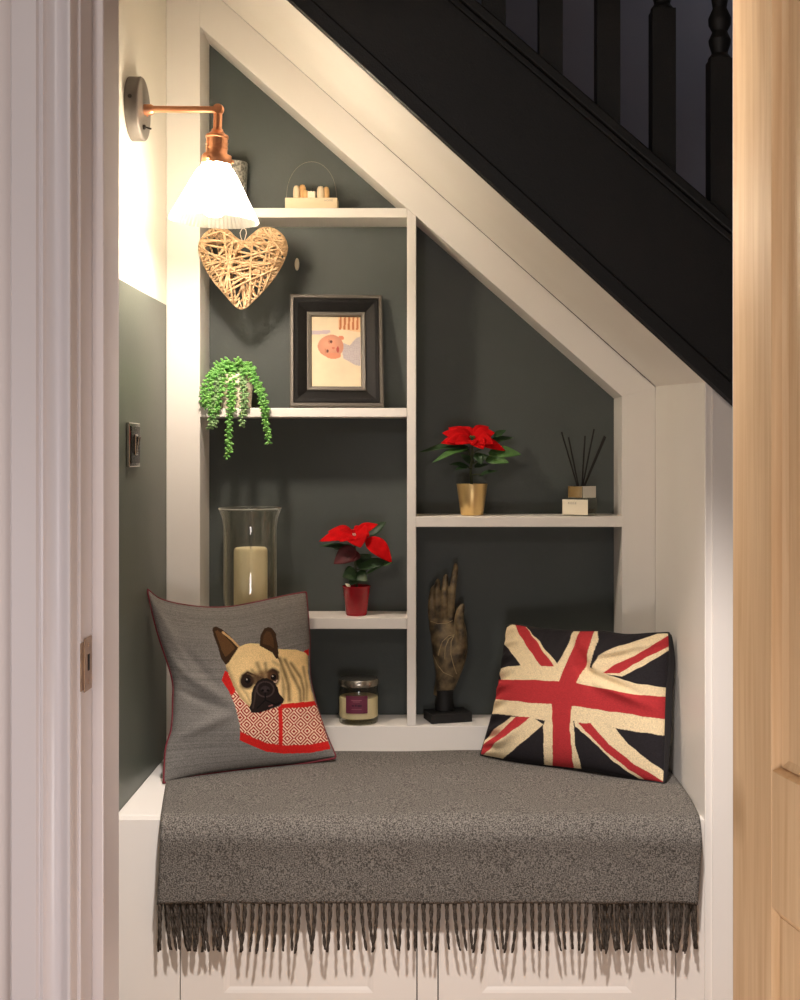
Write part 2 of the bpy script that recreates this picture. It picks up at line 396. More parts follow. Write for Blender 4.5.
# ================================================================ SHELVING
sh = thing('alcove_shelving', (0,YF,.45), 'cream white built-in shelving with dark green back under the stairs', 'shelving')
XZF = lambda px,py: XZ(px,py,YF)
inn = lambda px: 25+.876*(px-198)
out = lambda px: 388+.891*(px-657)
MB().prism([(XL+.0005,.45),XZF(200,752)[:1]+(.45,),XZF(200,inn(200)),XZF(200,out(200)),(XL+.0005,XZF(166,out(166))[1])], YF, YB).build('left_stile', M['white'], sh, bevel=.001)
MB().prism([XZF(200,inn(200)),XZF(622,inn(622)),XZF(657,388.5),XZF(200,out(200))], YF, YB).build('sloping_rail', M['white'], sh, bevel=.001)
xr_ = XR-.0005
MB().prism([XZF(622,inn(622)),(xr_,XZF(657,388.5)[1]),(xr_,.45),(XZF(622,0)[0],.45)], YF, YB).build('right_stile', M['white'], sh, bevel=.001)
xs0, xs1 = XZF(200,0)[0], XZF(622,0)[0]
MB().box(xs0,xs1,YF,YB,.4505,CZ-276*YF/F).build('base_plinth', M['white'], sh, bevel=.0015)
zbase = CZ-276*YF/F
xd0, xd1 = XZF(407,0)[0], XZF(416,0)[0]
MB().prism([(xd0,zbase),(xd1,zbase),(xd1,XZF(416,inn(416))[1]),(xd0,XZF(407,inn(407))[1])], YF+.0005, YB).build('divider', M['white'], sh, bevel=.0012)
def shelf(pa, pb, ya, yb, name='shelf'):
    z1_, z0_ = CZ-(ya-CY)*YF/F, CZ-(yb-CY)*YF/F
    MB().box(pa,pb,YF-.0005,YB,z0_,z1_).build(name, M['white'], sh, bevel=.0012); return z1_
zS1 = shelf(xs0,xd0,208,217.5); zS2 = shelf(xs0,xd0,408,417); zS3 = shelf(xs0,xd0,618,629); zS4 = shelf(xd1,xs1+.002,516.5,527)
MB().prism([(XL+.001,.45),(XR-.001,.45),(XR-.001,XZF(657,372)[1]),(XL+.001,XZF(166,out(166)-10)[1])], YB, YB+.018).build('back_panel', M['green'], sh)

# ================================================================ BENCH
bn = thing('storage_bench', (0,Y1,0), 'white built-in storage bench with two panelled doors', 'bench')
MB().box(XL+.0005,XR-.0005,Y1+.031,YF+.1,.425,.4499).build('seat_board', M['white'], bn, bevel=.003)
dx = [(180,417),(438,676)]
zd0, zd1 = .05, .405
fr = MB()
def xx(px): return (px-CX)*K1
fr.box(XL+.0005,xx(180)-.001,Y1+.001,Y1+.03,0,.4497); fr.box(xx(417)+.001,xx(438)-.001,Y1+.001,Y1+.03,zd0,zd1); fr.box(xx(676)+.001,XR-.0005,Y1+.001,Y1+.03,0,.4497)
fr.box(xx(180)-.001,xx(676)+.001,Y1+.001,Y1+.03,zd1,.4497); fr.box(xx(180)-.001,xx(676)+.001,Y1+.001,Y1+.03,0,zd0)
fr.build('front_frame', M['white'], bn)
MB().box(XL+.01,XR-.01,Y1+.2,Y1+.21,0,.425).build('inner_back', M['blackgloss'], bn)
for a, b in dx:
    x0, x1 = xx(a)+.0012, xx(b)-.0012
    d = MB(); s_ = .078; z0_, z1_ = zd0+.0015, zd1-.0015; zr = .135
    d.box(x0,x0+s_,Y1+.001,Y1+.022,z0_,z1_); d.box(x1-s_,x1,Y1+.001,Y1+.022,z0_,z1_)
    d.box(x0+s_,x1-s_,Y1+.001,Y1+.022,z0_,zr); d.box(x0+s_,x1-s_,Y1+.001,Y1+.022,z1_-.06,z1_)
    d.box(x0+s_,x1-s_,Y1+.0036,Y1+.02,zr,z1_-.06)
    do = d.build('door', M['white'], bn)
    # raised moulding round the recessed panel
    xa, xb, za, zb = x0+s_, x1-s_, zr, z1_-.06; w_ = .011
    mm = MB()
    ys = [(0,Y1+.001),(.5,Y1+.002),(1,Y1+.0035)]
    for (t0,y0),(t1,y1) in zip(ys, ys[1:]):
        a0, a1 = t0*w_, t1*w_
        A = [(xa+a0,y0,za+a0),(xb-a0,y0,za+a0),(xb-a0,y0,zb-a0),(xa+a0,y0,zb-a0)]
        B = [(xa+a1,y1,za+a1),(xb-a1,y1,za+a1),(xb-a1,y1,zb-a1),(xa+a1,y1,zb-a1)]
        mm.add(A+B, [(i,(i+1)%4,4+(i+1)%4,4+i) for i in range(4)])
    mm.build('panel_moulding', M['white'], do)

# ================================================================ THROW
def lerp(a,b,t): return a+(b-a)*t
path = []
for i in range(46): path.append((lerp(2.7465,2.285,i/45), .4615))
for i in range(1,15):
    a = PI/2*i/14; path.append((2.285-.045*math.sin(a), .4165+.045*math.cos(a)))
for i in range(1,19): path.append((2.240+.001*math.sin(i*.3), lerp(.4165,.311,i/18)))
NS, NT = len(path), 150
g = MB(); vs = []
for i,(y,z) in enumerate(path):
    if y > 2.2405 and z > .42:
        xl = -.475-.168*(y-2.24); xr2_ = .5065 - .010*max(0,1-(y-2.24)/.16)**1.6
    else:
        tt = (.4165-z)/.105; xl = -.475-.005*max(0,tt); xr2_ = .4965-.008*max(0,tt)
    hang = max(0, min(1, (.45-z)/.13))
    for k in range(NT):
        t = k/(NT-1); x = lerp(xl, xr2_, t)
        wob = .0016*math.sin(x*23+1)+.0012*math.sin(x*41+.5)
        lump = .0014*math.sin(x*9+y*14)+.001*math.sin(x*21-y*17+2)
        edge = min(1, t*30, (1-t)*30)
        zz = z + (lump if hang == 0 else lump*(1-hang)) - .002*(1-edge)
        if i < 3: zz += 0
        yy = y - hang*(wob+.0015)
        vs.append((x, yy, zz))
fs = [(i*NT+k, (i+1)*NT+k, (i+1)*NT+k+1, i*NT+k+1) for i in range(NS-1) for k in range(NT-1)]
g.add(vs, fs)
thr = g.build('throw_blanket', M['throw'], None, smooth=True, solid=.010)
tag(thr, 'grey wool throw with a tasselled fringe spread over the bench seat', 'throw blanket')
protos = []
def tassel_mesh(seed):
    r = random.Random(seed); m = MB()
    L = .092*r.uniform(.93,1.04); bx = r.uniform(-.010,.010); by = r.uniform(-.003,.004); ph = r.uniform(0,6)
    for strand in (0,1):
        pts = []; rd = []
        for i in range(15):
            t = i/14; a = ph+strand*PI+t*13
            pts.append((bx*t*t+.0016*math.cos(a)*(1-.3*t), by*t+.0016*math.sin(a), .004-L*t)); rd.append(lerp(.0028,.0017,t) if i not in (14,) else .0012)
        m.tube(pts, rd, 6)
    return m
n_t = 0
def tassel(x, y, z, v):
    global n_t
    if len(protos) <= v:
        o = tassel_mesh(v*11+3).build('tassel', M['tassel'], thr, smooth=True); protos.append(o)
    else:
        o = protos[v].copy(); COL.objects.link(o); o.parent = thr
    o.location = (x, y, z); o.rotation_euler = (0,0,random.uniform(-.5,.5)); n_t += 1
rr = random.Random(5)
xs_list = [lerp(-.4755,.484,i/69) for i in range(70)]
for i, x in enumerate(xs_list): tassel(x, 2.2395-.0014*math.sin(x*23+1)+.002, .310, i if i < 7 else rr.randrange(7))
for i in range(12): tassel(lerp(-.474,-.365,i/11)+rr.uniform(-.003,.003), 2.2475, .307, rr.randrange(7))
for i in range(17): tassel(lerp(.31,.482,i/16)+rr.uniform(-.003,.003), 2.2475, .308, rr.randrange(7))

# ================================================================ CUSHIONS
def cr(knots, n):
    ts = np.array([k[0] for k in knots]); ps = np.array([k[1] for k in knots], float)
    tt = np.linspace(0,1,n)
    m = np.zeros_like(ps)
    for i in range(len(ts)):
        a, b = max(0,i-1), min(len(ts)-1,i+1); m[i] = (ps[b]-ps[a])/(ts[b]-ts[a])
    outp = np.zeros((n,ps.shape[1]))
    for q,t in enumerate(tt):
        i = min(len(ts)-2, max(0, np.searchsorted(ts, t, 'right')-1))
        h = ts[i+1]-ts[i]; s = (t-ts[i])/h
        outp[q] = (2*s**3-3*s**2+1)*ps[i]+(s**3-2*s**2+s)*h*m[i]+(-2*s**3+3*s**2)*ps[i+1]+(s**3-s**2)*h*m[i+1]
    return outp
def coons(top, right, bottom, left):
    n = top.shape[0]; u = np.linspace(0,1,n)[None,:,None]; v = np.linspace(0,1,n)[:,None,None]
    lin1 = (1-v)*top[None]+v*bottom[None]; lin2 = (1-u)*left[:,None]+u*right[:,None]
    bil = (1-u)*(1-v)*top[0]+u*(1-v)*top[-1]+(1-u)*v*bottom[0]+u*v*bottom[-1]
    return lin1+lin2-bil
def inpoly(x, y, poly):
    r = np.zeros(x.shape, bool); n = len(poly)
    for i in range(n):
        x0,y0 = poly[i]; x1,y1 = poly[(i+1)%n]
        if y0 == y1: continue
        c = ((y0 > y) != (y1 > y)) & (x < (x1-x0)*(y-y0)/(y1-y0)+x0); r ^= c
    return r
def segdist(x, y, a, b):
    ax,ay = a; bx,by = b; dx,dy = bx-ax,by-ay
    t = np.clip(((x-ax)*dx+(y-ay)*dy)/(dx*dx+dy*dy),0,1)
    return np.hypot(x-ax-t*dx, y-ay-t*dy)
def linedist(x, y, pts): return np.minimum.reduce([segdist(x,y,a,b) for a,b in zip(pts,pts[1:])])
def cushion(name, edges, zoom, off, depths, N, front, backt, design, relief, label, backmat, pipemat, base, flare=0):
    # outline on the photo -> outline in the room (each corner at its own depth) -> padded cover
    pix = []
    for e in edges: pix.append(cr([(t,(x/zoom+off[0], y/zoom+off[1])) for t,(x,y) in e], N))
    dTL,dTR,dBR,dBL = depths; t = np.linspace(0,1,N)
    dd = [dTL+(dTR-dTL)*t, dTR+(dBR-dTR)*t, dBL+(dBR-dBL)*t, dTL+(dBL-dTL)*t]
    wor = [np.stack([(p[:,0]-CX)*d/F, d, CZ-(p[:,1]-CY)*d/F],1) for p,d in zip(pix,dd)]
    G = coons(*wor); D = coons(*pix)
    a = G[0,-1]-G[0,0]+G[-1,-1]-G[-1,0]; b = G[-1,0]-G[0,0]+G[-1,-1]-G[0,-1]
    nrm = np.cross(a,b); nrm /= np.linalg.norm(nrm)
    if nrm[1] > 0: nrm = -nrm
    u = np.linspace(-1,1,N)[None,:]; v = np.linspace(-1,1,N)[:,None]
    pr = ((1-u**2)*(1-v**2)).clip(0)**.48
    rel = relief(u,v)*np.minimum(1,pr*2.2)
    Fv = G+nrm*(front*pr+rel)[...,None]; Bv = G-nrm*(backt*pr)[...,None]
    eu = (G[:,-1]-G[:,0]); eu = eu/np.linalg.norm(eu,axis=1)[:,None]
    Bv = Bv+(eu[:,None,:]*1.0-nrm*.6)*(flare*np.exp(-((u-.93)/.09)**2)*(u<1)*(1-v**2).clip(0)**.25)[...,None]
    root = thing(name, base, label, 'cushion'); o0 = np.array(base)
    me = bpy.data.meshes.new('cover')
    ii = np.arange(N*N).reshape(N,N)
    q = np.stack([ii[:-1,:-1],ii[1:,:-1],ii[1:,1:],ii[:-1,1:]],-1).reshape(-1,4)
    me.from_pydata((Fv.reshape(-1,3)-o0).tolist(), [], q.tolist())
    c0 = G[N//2,N//2]; c1 = c0+nrm*front
    kx_ = (c1[0]/c1[1]-c0[0]/c0[1])*F; ky_ = -((c1[2]-CZ)/c1[1]-(c0[2]-CZ)/c0[1])*F
    col = design(D[...,0]+kx_*pr,D[...,1]+ky_*pr,u+0*v,v+0*u).reshape(-1,3)
    at = me.color_attributes.new('print','FLOAT_COLOR','POINT')
    buf = np.ones((N*N,4),np.float32); buf[:,:3] = col; at.data.foreach_set('color', buf.ravel())
    me.materials.append(M['print']); me.polygons.foreach_set('use_smooth',[True]*len(me.polygons))
    o = bpy.data.objects.new('cover', me); COL.objects.link(o); o.parent = root
    st_ = 4; ix = list(range(0,N,st_))+([N-1] if (N-1)%st_ else [])
    Bs = Bv[np.ix_(ix,ix)]; n2 = len(ix); ii = np.arange(n2*n2).reshape(n2,n2)
    q = np.stack([ii[:-1,:-1],ii[:-1,1:],ii[1:,1:],ii[1:,:-1]],-1).reshape(-1,4)
    mb = MB().add(Bs.reshape(-1,3).tolist(), q.tolist()); mb.build('back_cover', backmat, root, smooth=True)
    loop = np.concatenate([wor[0],wor[1][1:],wor[2][::-1][1:],wor[3][::-1][1:]])[::3]
    loop = [Vector(p) for p in loop]; loop.append(loop[0])
    MB().tube(loop, .0024, 8, cap=False).build('piping', pipemat, root, smooth=True)
    return root
LIN = lambda *c: np.array(lin(c))
def put(col, mask, c): col[mask] = c
def noise2(x, y, s):
    return (np.sin(x*s*1.3+2.1*np.sin(y*s*.7))+np.sin(y*s*1.7+1.3*np.sin(x*s*.9+1))+np.sin((x+y)*s*.8+.7))/3
rng = np.random.RandomState(3)

# ---- dog print cushion
def dog_design(px, py, u, v):
    x = (px-205)*5.714; y = (py-620)*5.714
    col = np.empty(px.shape+(3,)); gr = LIN(120,117,112)
    thread = rng.normal(0,1,px.shape); thr2 = rng.normal(0,1,(px.shape[0],1))
    col[:] = gr; col *= (1+.14*thread+.10*thr2)[...,None].clip(.5,1.6)
    red = LIN(196,34,30); cream = LIN(228,186,158)
    pocket = [(118,292),(135,300),(165,365),(200,440),(255,490),(300,525),(430,490),(440,466),(622,456),(636,485),(668,580),(700,680),(716,735),(600,757),(450,760),(350,748),(270,714),(200,682),(202,600),(172,480),(140,405),(100,345)]
    inP = inpoly(x,y,pocket)
    # woven concentric lozenges
    s = np.clip((y-300)/400,0,1); xx_ = x - 430; yy_ = y - 10*np.sin(x*.004)
    per_x, per_y = 76.0, 78.0
    dxx = np.abs(((xx_/per_x+.5)%1)-.5)*2; dyy = np.abs(((yy_/per_y+.5)%1)-.5)*2
    dm = dxx+dyy
    lines = ((dm*2.0)%1.0) < .52
    put(col, inP, LIN(236,204,176)); put(col, inP & lines, LIN(150,24,24))
    put(col, inP & (linedist(x,y,[(105,300),(135,370),(150,400)]) < 26), red*.95)
    put(col, inP & (linedist(x,y,[(428,480),(432,600),(430,720)]) < 11), red)
    put(col, inP & (linedist(x,y,[(440,485),(540,482),(636,470)]) < 17), red)
    put(col, inP & (linedist(x,y,[(195,655),(270,692),(350,724),(450,737),(600,734),(716,712)]) < 25), red)
    put(col, inpoly(x,y,[(560,180),(592,166),(592,205),(578,205)]), red)
    # back of the dog
    fur = LIN(232,200,140); dark = LIN(58,36,20)
    body = inpoly(x,y,[(400,165),(430,170),(520,172),(570,188),(588,205),(588,300),(602,380),(625,462),(440,478),(400,300)])
    c = np.ones_like(col)*fur
    sh_ = np.zeros(px.shape)
    for pts,wd,am in (([(425,225),(450,290),(475,370),(480,455)],13,.75),([(455,230),(500,320),(540,400),(545,460)],11,.7),([(490,250),(545,330),(562,400),(562,455)],10,.7),([(560,270),(580,380),(578,455)],9,.55),([(440,330),(455,400),(450,460)],9,.5),([(586,205),(590,300),(625,460)],10,.4)):
        sh_ = np.maximum(sh_, am*np.exp(-(linedist(x,y,pts)/wd)**2))
    sh_ = np.clip(sh_+.08*noise2(x,y,.05),0,1)
    c = c*(1-sh_[...,None])+dark*sh_[...,None]
    col[body] = c[body]
    # ears
    def ear(poly, inner, cin, cout):
        m = inpoly(x,y,poly); m2 = inpoly(x,y,inner)
        put(col,m,cout); put(col,m2,cin)
    ear([(45,60),(52,44),(66,42),(98,56),(150,100),(205,165),(165,210),(140,255),(122,258),(95,222),(78,160),(55,100)],
        [(60,70),(75,62),(110,90),(165,150),(175,165),(140,200),(120,215),(100,180),(80,120)], LIN(92,64,36), LIN(54,37,22))
    put(col, linedist(x,y,[(105,75),(155,115),(205,168)]) < 6, LIN(198,160,108))
    # head
    head = inpoly(x,y,[(195,160),(225,145),(262,137),(310,140),(355,160),(405,195),(430,260),(440,330),(450,400),(448,465),(400,490),(300,515),(262,500),(205,445),(165,375),(135,300),(122,262),(140,245),(165,205)])
    c = np.ones_like(col)*LIN(236,206,148); sh_ = np.zeros(px.shape)
    for pts,wd,am in (([(300,250),(315,290),(330,320)],12,.45),([(345,250),(350,290),(355,300)],10,.45),([(220,320),(245,300),(290,318)],9,.8),([(360,300),(385,285),(420,300)],8,.7),([(270,290),(300,320)],10,.45),([(130,280),(170,375),(215,445),(262,495)],14,.35),([(435,260),(448,350),(450,460)],12,.5),([(205,380),(240,420),(262,470)],9,.3),([(390,240),(420,260)],10,.3)):
        sh_ = np.maximum(sh_, am*np.exp(-(linedist(x,y,pts)/wd)**2))
    sh_ = np.clip(sh_*1.25+.05*noise2(x,y,.06)+.30*np.clip((x-430)/-320-.55,0,1),0,1)
    c = c*(1-sh_[...,None])+dark*sh_[...,None]
    col[head] = c[head]
    ear([(312,150),(318,90),(340,52),(362,44),(382,50),(404,80),(416,150),(421,225),(405,222),(385,190),(345,168)],
        [(330,140),(334,95),(352,68),(372,72),(390,110),(395,165),(370,150)], LIN(82,56,34), LIN(58,40,25))
    # mask, eyes, muzzle
    blk = LIN(30,22,20)
    def soft(mask_d, wd, c0, am=1.0):
        a_ = (am*np.clip(1-mask_d/wd,0,1))[...,None]*(head[...,None])
        col[:] = col*(1-a_)+c0*a_
    el = lambda cx,cy,rx,ry: np.clip(np.hypot((x-cx)/rx,(y-cy)/ry)-1,0,None)*min(rx,ry)
    soft(el(243,350,34,36), 16, LIN(38,26,20)); soft(el(390,328,28,40), 14, LIN(38,26,20)); soft(el(345,330,46,30), 26, LIN(96,66,42),.75)
    soft(el(300,345,34,20), 12, LIN(60,42,30),.8)
    for ex,ey in ((247,346),(392,328)):
        put(col, np.hypot((x-ex)/16,(y-ey)/17) < 1, LIN(14,10,10)); put(col, np.hypot(x-ex+5,y-ey+6) < 4, LIN(190,180,170))
    put(col, linedist(x,y,[(385,352),(405,356),(412,345)]) < 4, LIN(190,160,140))
    mz = inpoly(x,y,[(268,420),(278,385),(300,352),(330,334),(355,332),(390,350),(415,385),(424,420),(450,450),(446,470),(420,488),(370,508),(310,527),(268,525),(254,500),(266,470)])
    put(col, mz, blk)
    nz = noise2(x,y,.09)*.5+.5
    put(col, mz & (np.abs(np.hypot((x-345)/48,(y-395)/42)-1) < .10), LIN(62,50,48))
    put(col, mz & (np.hypot((x-345)/26,(y-395)/18) < 1), LIN(52,42,42))
    for nx in (330,360): put(col, mz & (np.hypot((x-nx)/8,(y-402)/7) < 1), LIN(8,6,6))
    put(col, mz & (linedist(x,y,[(345,415),(345,455),(300,500)]) < 4), LIN(10,8,8))
    put(col, mz & (linedist(x,y,[(345,455),(400,480),(430,470)]) < 4), LIN(10,8,8))
    put(col, mz & (linedist(x,y,[(290,400),(285,450),(275,500)]) < 5), LIN(58,46,42))
    put(col, mz & (linedist(x,y,[(365,490),(385,484)]) < 4), LIN(120,80,76))
    return col
def dog_relief(u, v):
    r = 0
    for (cx,cy,dx,dy,w,a) in ((-.75,-.55,.5,.85,.09,.008),(-.6,-.35,.6,.8,.08,-.008),(-.62,-.1,.75,.5,.08,.008),(-.6,.15,.9,.35,.07,-.006),(-.5,.42,.9,-.4,.07,.006)):
        L = math.hypot(dx,dy); dx,dy = dx/L,dy/L
        al = (u-cx)*dx+(v-cy)*dy; ac = -(u-cx)*dy+(v-cy)*dx
        r = r+a*np.exp(-(ac/w)**2)*np.exp(-(al/.35)**2)
    return r
dog_edges = ([(0,(62,70)),(.15,(115,108)),(.35,(230,132)),(.55,(345,136)),(.75,(455,118)),(.9,(570,93)),(1,(640,80))],
             [(0,(640,80)),(.3,(652,250)),(.5,(656,400)),(.75,(700,560)),(1,(748,678))],
             [(0,(122,774)),(.2,(250,746)),(.5,(440,722)),(.8,(610,706)),(1,(748,684))],
             [(0,(62,70)),(.2,(98,220)),(.42,(152,390)),(.6,(156,480)),(.75,(150,580)),(.87,(130,650)),(1,(122,774))])
cushion('dog_cushion', dog_edges, 3.636, (130,570), (2.572,2.735,2.655,2.515), 330, .055, .045, dog_design, dog_relief,
        'grey cushion printed with a bulldog in a red patterned pocket', M['cushback'], M['piping'], (-.36,2.61,.455))

# ---- flag cushion
def flag_design(px, py, u, v):
    x = (px-475)*3.902; y = (py-615)*3.902
    x = x+2.0*noise2(x,y,.06); y = y+2.0*noise2(y,x,.05)
    col = np.empty(px.shape+(3,)); col[:] = LIN(40,37,40)
    cream = LIN(234,214,174); red = LIN(178,52,56)
    for p in ([(122,50),(150,34),(195,40),(260,118),(322,192),(312,206),(182,202),(116,112)],
              [(450,206),(480,160),(560,122),(640,98),(720,70),(765,66),(765,132),(640,206),(570,240),(500,230)],
              [(30,560),(18,515),(45,480),(80,440),(140,393),(225,398),(268,423),(180,500),(110,560)],
              [(385,405),(545,438),(600,505),(680,570),(745,612),(745,662),(640,640),(540,570),(430,462),(390,430)],
              [(390,55),(484,55),(478,100),(440,204),(400,262),(375,352),(386,430),(390,500),(418,610),(272,600),(268,500),(268,425),(298,345),(318,262),(320,192),(360,125)],
              [(100,210),(130,200),(190,198),(325,194),(440,204),(520,235),(620,265),(760,287),(752,472),(640,455),(560,440),(400,410),(300,412),(225,402),(140,388),(60,385),(85,330),(98,255)]):
        put(col, inpoly(x,y,p), cream)
    for p in ([(150,30),(192,38),(250,120),(308,200),(258,200),(200,120)],
              [(765,76),(765,118),(660,170),(560,228),(495,226),(540,195),(600,170),(680,130),(740,90)],
              [(26,552),(14,528),(60,478),(110,440),(160,393),(217,395),(170,435),(100,490),(50,530)],
              [(400,416),(450,420),(520,500),(620,580),(742,652),(690,660),(600,602),(510,530)],
              [(416,55),(472,55),(440,140),(395,262),(375,350),(370,450),(386,610),(302,600),(304,480),(300,345),(328,255),(365,165)],
              [(90,253),(220,252),(328,258),(395,265),(500,285),(620,310),(760,320),(754,410),(600,385),(470,365),(375,350),(300,345),(200,338),(78,328)]):
        put(col, inpoly(x,y,p), red)
    col *= (1+.07*rng.normal(0,1,px.shape))[...,None].clip(.6,1.5)
    return col
def flag_relief(u, v):
    r = .006*np.sin(26*u+5*v)*np.exp(-((v+.95)/.16)**2)+.005*np.sin(30*v+9*u)*np.exp(-((u+.9)/.15)**2)*(v>-2)
    for (cx,cy,dx,dy,w,a,l) in ((.15,-.5,.35,1,.06,-.009,.4),(.62,.05,1,.6,.07,.007,.3),(.5,-.1,1,.75,.06,-.006,.4),(-.72,.7,.6,-.7,.07,.007,.3),(-.8,.55,.6,-.7,.06,-.006,.25),(.7,-.75,.8,-.35,.06,.007,.3),(.55,-.65,.8,-.5,.05,-.005,.3),(.05,-.85,.2,1,.05,.007,.25)):
        L = math.hypot(dx,dy); dx,dy = dx/L,dy/L
        al = (u-cx)*dx+(v-cy)*dy; ac = -(u-cx)*dy+(v-cy)*dx
        r = r+1.7*a*np.exp(-(ac/w)**2)*np.exp(-(al/l)**2)
    return r
flag_edges = ([(0,(124,46)),(.06,(150,37)),(.25,(250,55)),(.5,(400,64)),(.62,(482,64)),(.75,(590,78)),(.9,(690,73)),(1,(757,70))],
              [(0,(757,70)),(.25,(758,180)),(.5,(747,290)),(.75,(742,450)),(1,(738,655))],
              [(0,(22,545)),(.2,(150,568)),(.4,(290,588)),(.6,(430,604)),(.8,(590,633)),(1,(738,657))],
              [(0,(124,46)),(.2,(112,150)),(.4,(95,262)),(.6,(75,365)),(.8,(45,470)),(1,(22,545))])
cushion('flag_cushion', flag_edges, 3.902, (475,615), (2.738,2.53,2.47,2.692), 330, .052, .04, flag_design, flag_relief,
        'oblong cushion with a red, cream and navy union flag', M['navy'], M['navy'], (.31,2.6,.463), .016)

# ================================================================ WALL LAMP
yl = 2.43; kl = yl/F; kz = kl/5.333
zoomz = lambda zy: CZ-((zy/5.333+60)-CY)*kl
xe = (218.2-CX)*kl; ze = zoomz(265)
lamp = thing('wall_lamp', (XL,yl,ze), 'copper wall lamp with a lit ribbed glass cone shade', 'wall lamp')
RY = Matrix.Rotation(PI/2,3,'Y')
MB().lathe([(0,0),(.061,0),(.061,.022),(.059,.0245),(.055,.0255),(0,.0255)], (XL+.0005,yl,zoomz(262)), 48, RY).build('wall_plate', M['pewter'], lamp, smooth='auto')
pz = zoomz(262)
for a in (2.2,): MB().lathe([(0,0),(.004,0),(.004,.002),(0,.0028)], (XL+.012,yl-.061,pz+.008), 12, Matrix.Rotation(PI/2,3,'X')).build('screw', M['darkmetal'], lamp)
MB().lathe([(0,0),(.0035,0),(.0035,.003),(0,.004)], (XL+.0255,yl+.02,pz-.006), 12, RY).build('screw', M['copper'], lamp)
sw_ = MB().lathe([(0,0),(.005,0),(.005,.004),(.003,.006),(0,.006)], (XL+.0255,yl-.012,pz-.038), 14, RY)
sw_.tube([(XL+.03,yl-.012,pz-.038),(XL+.042,yl-.014,pz-.042)], [.0014,.002], 8); sw_.build('toggle_switch', M['darkmetal'], lamp, smooth='auto')
MB().lathe([(0,0),(.0105,0),(.0105,.014),(.008,.018),(.0065,.018),(.0065,.02)], (XL+.0255,yl,ze), 24, RY).build('arm_collar', M['copper'], lamp, smooth='auto')
arm = MB().tube([(XL+.04,yl,ze+.001),(xe,yl,ze)], .0066, 20); arm.build('arm', M['copper'], lamp, smooth='auto')
h = MB().ball((xe,yl,ze), .0115, seg=24, rings=14); h.lathe([(0,-.0105),(.009,-.0105),(.009,.0105),(0,.0105)], (xe,yl,ze), 20, Matrix.Rotation(PI/2,3,'X'))
h.build('elbow', M['copper'], lamp, smooth='auto')
# the head leans a little
tilt = Matrix.Rotation(math.radians(2.2),3,'Y'); pv = Vector((xe,yl,ze))
def head(prof, name, m, **kw):
    mtx = tilt
    seg = kw.pop('seg',40); ribs = kw.pop('ribs',0); amp = kw.pop('amp',0)
    b = MB().lathe([(r*kz*1.0, -(y-265)*kz) for r,y in prof], pv, seg, mtx, ribs, amp, kw.pop('caps',True))
    return b.build(name, m, lamp, smooth=kw.pop('smooth','auto'), **kw)
head([(0,270),(23,280),(23,365),(30,372),(30,378),(45,395),(58,402),(61,406),(61,416),(57,420),(57,440),(59,441),(59,452),(57,453),(57,463),(59,464),(59,475),(57,476),(57,500),(60,506),(60,512),(0,512)], 'socket', M['copper'])
head([(0,508),(78,508),(82,513),(82,556),(78,561),(0,561)], 'gallery_ring', M['copper'], seg=8)
for k in range(3):
    a = 2*PI*k/3-PI*.62
    c = pv+tilt@Vector((.0305*math.cos(a), .0305*math.sin(a), -(538-265)*kz))
    MB().ball(c,.0042,seg=12,rings=6).build('thumb_screw', M['copper'], lamp, smooth=True)
head([(72,556),(74,575),(82,584),(88,588),(90,594)], 'shade_neck', M['shade'], seg=48, caps=False, solid=.002)
head([(90,592),(100,608),(220,836),(228,853),(231,860)], 'glass_shade', M['shade'], seg=120, caps=False, ribs=1, amp=.012, smooth=False, solid=.0025)
bc = pv+tilt@Vector((0,0,-(745-265)*kz))
bprof = [(0,-.034),(.012,-.032),(.022,-.024),(.0265,-.012),(.027,0),(.024,.014),(.017,.028),(.0135,.04),(.013,.058),(0,.058)]
MB().lathe(bprof, bc, 28, tilt).build('light_bulb', M['bulb'], lamp, smooth=True)

# ================================================================ LIGHT SWITCH
sw = thing('light_switch', (XL,2.43,1.133), 'chrome light switch on the dark green wall', 'light switch')
MB().box(XL+.0003,XL+.008,2.387,2.473,1.09,1.176).build('chrome_plate', M['chrome'], sw, bevel=.002)
MB().box(XL+.008,XL+.0092,2.394,2.466,1.097,1.169).build('insert', M['blackgloss'], sw, bevel=.0004)
MB().box(XL+.0085,XL+.0112,2.4225,2.4415,1.113,1.153).build('rocker_surround', M['chrome'], sw, bevel=.0012)
MB().prism([(XL+.011,1.117),(XL+.0125,1.117),(XL+.017,1.149),(XL+.011,1.149)], 2.4255, 2.4385).build('rocker', M['chrome'], sw, bevel=.001)

# ================================================================ WICKER HEART
yh = 2.741; kh = yh/F
def hpt(x, y, dy=0): p = P(190+x/6.667, 215+y/6.667, yh); p.y += dy; return p
hk = [(355,182),(300,150),(255,108),(205,88),(150,96),(95,135),(66,190),(68,250),(98,335),(150,425),(230,520),(335,622),(430,560),(535,445),(605,340),(640,255),(643,200),(620,145),(575,105),(520,87),(465,97),(410,140)]
def closed(pts, n):
    o = []; m = len(pts)
    for q in range(n):
        t = q/n*m; i = int(t); s = t-i; p0,p1,p2,p3 = [np.array(pts[(i+d)%m],float) for d in (-1,0,1,2)]
        o.append(.5*((2*p1)+(-p0+p2)*s+(2*p0-5*p1+4*p2-p3)*s*s+(-p0+3*p1-3*p2+p3)*s**3))
    return np.array(o)
HO = closed(hk, 160)
heart = thing('wicker_heart', tuple(hpt(355,185)), 'woven wicker heart hanging from the top shelf', 'heart ornament')
rh = random.Random(21)
wb = MB(); made = 0; tries = 0
cxh, cyh = 355, 300
def thick(x, y):
    d = np.min(np.hypot(HO[:,0]-x, HO[:,1]-y)); return .013*min(1,(d/110))**.6
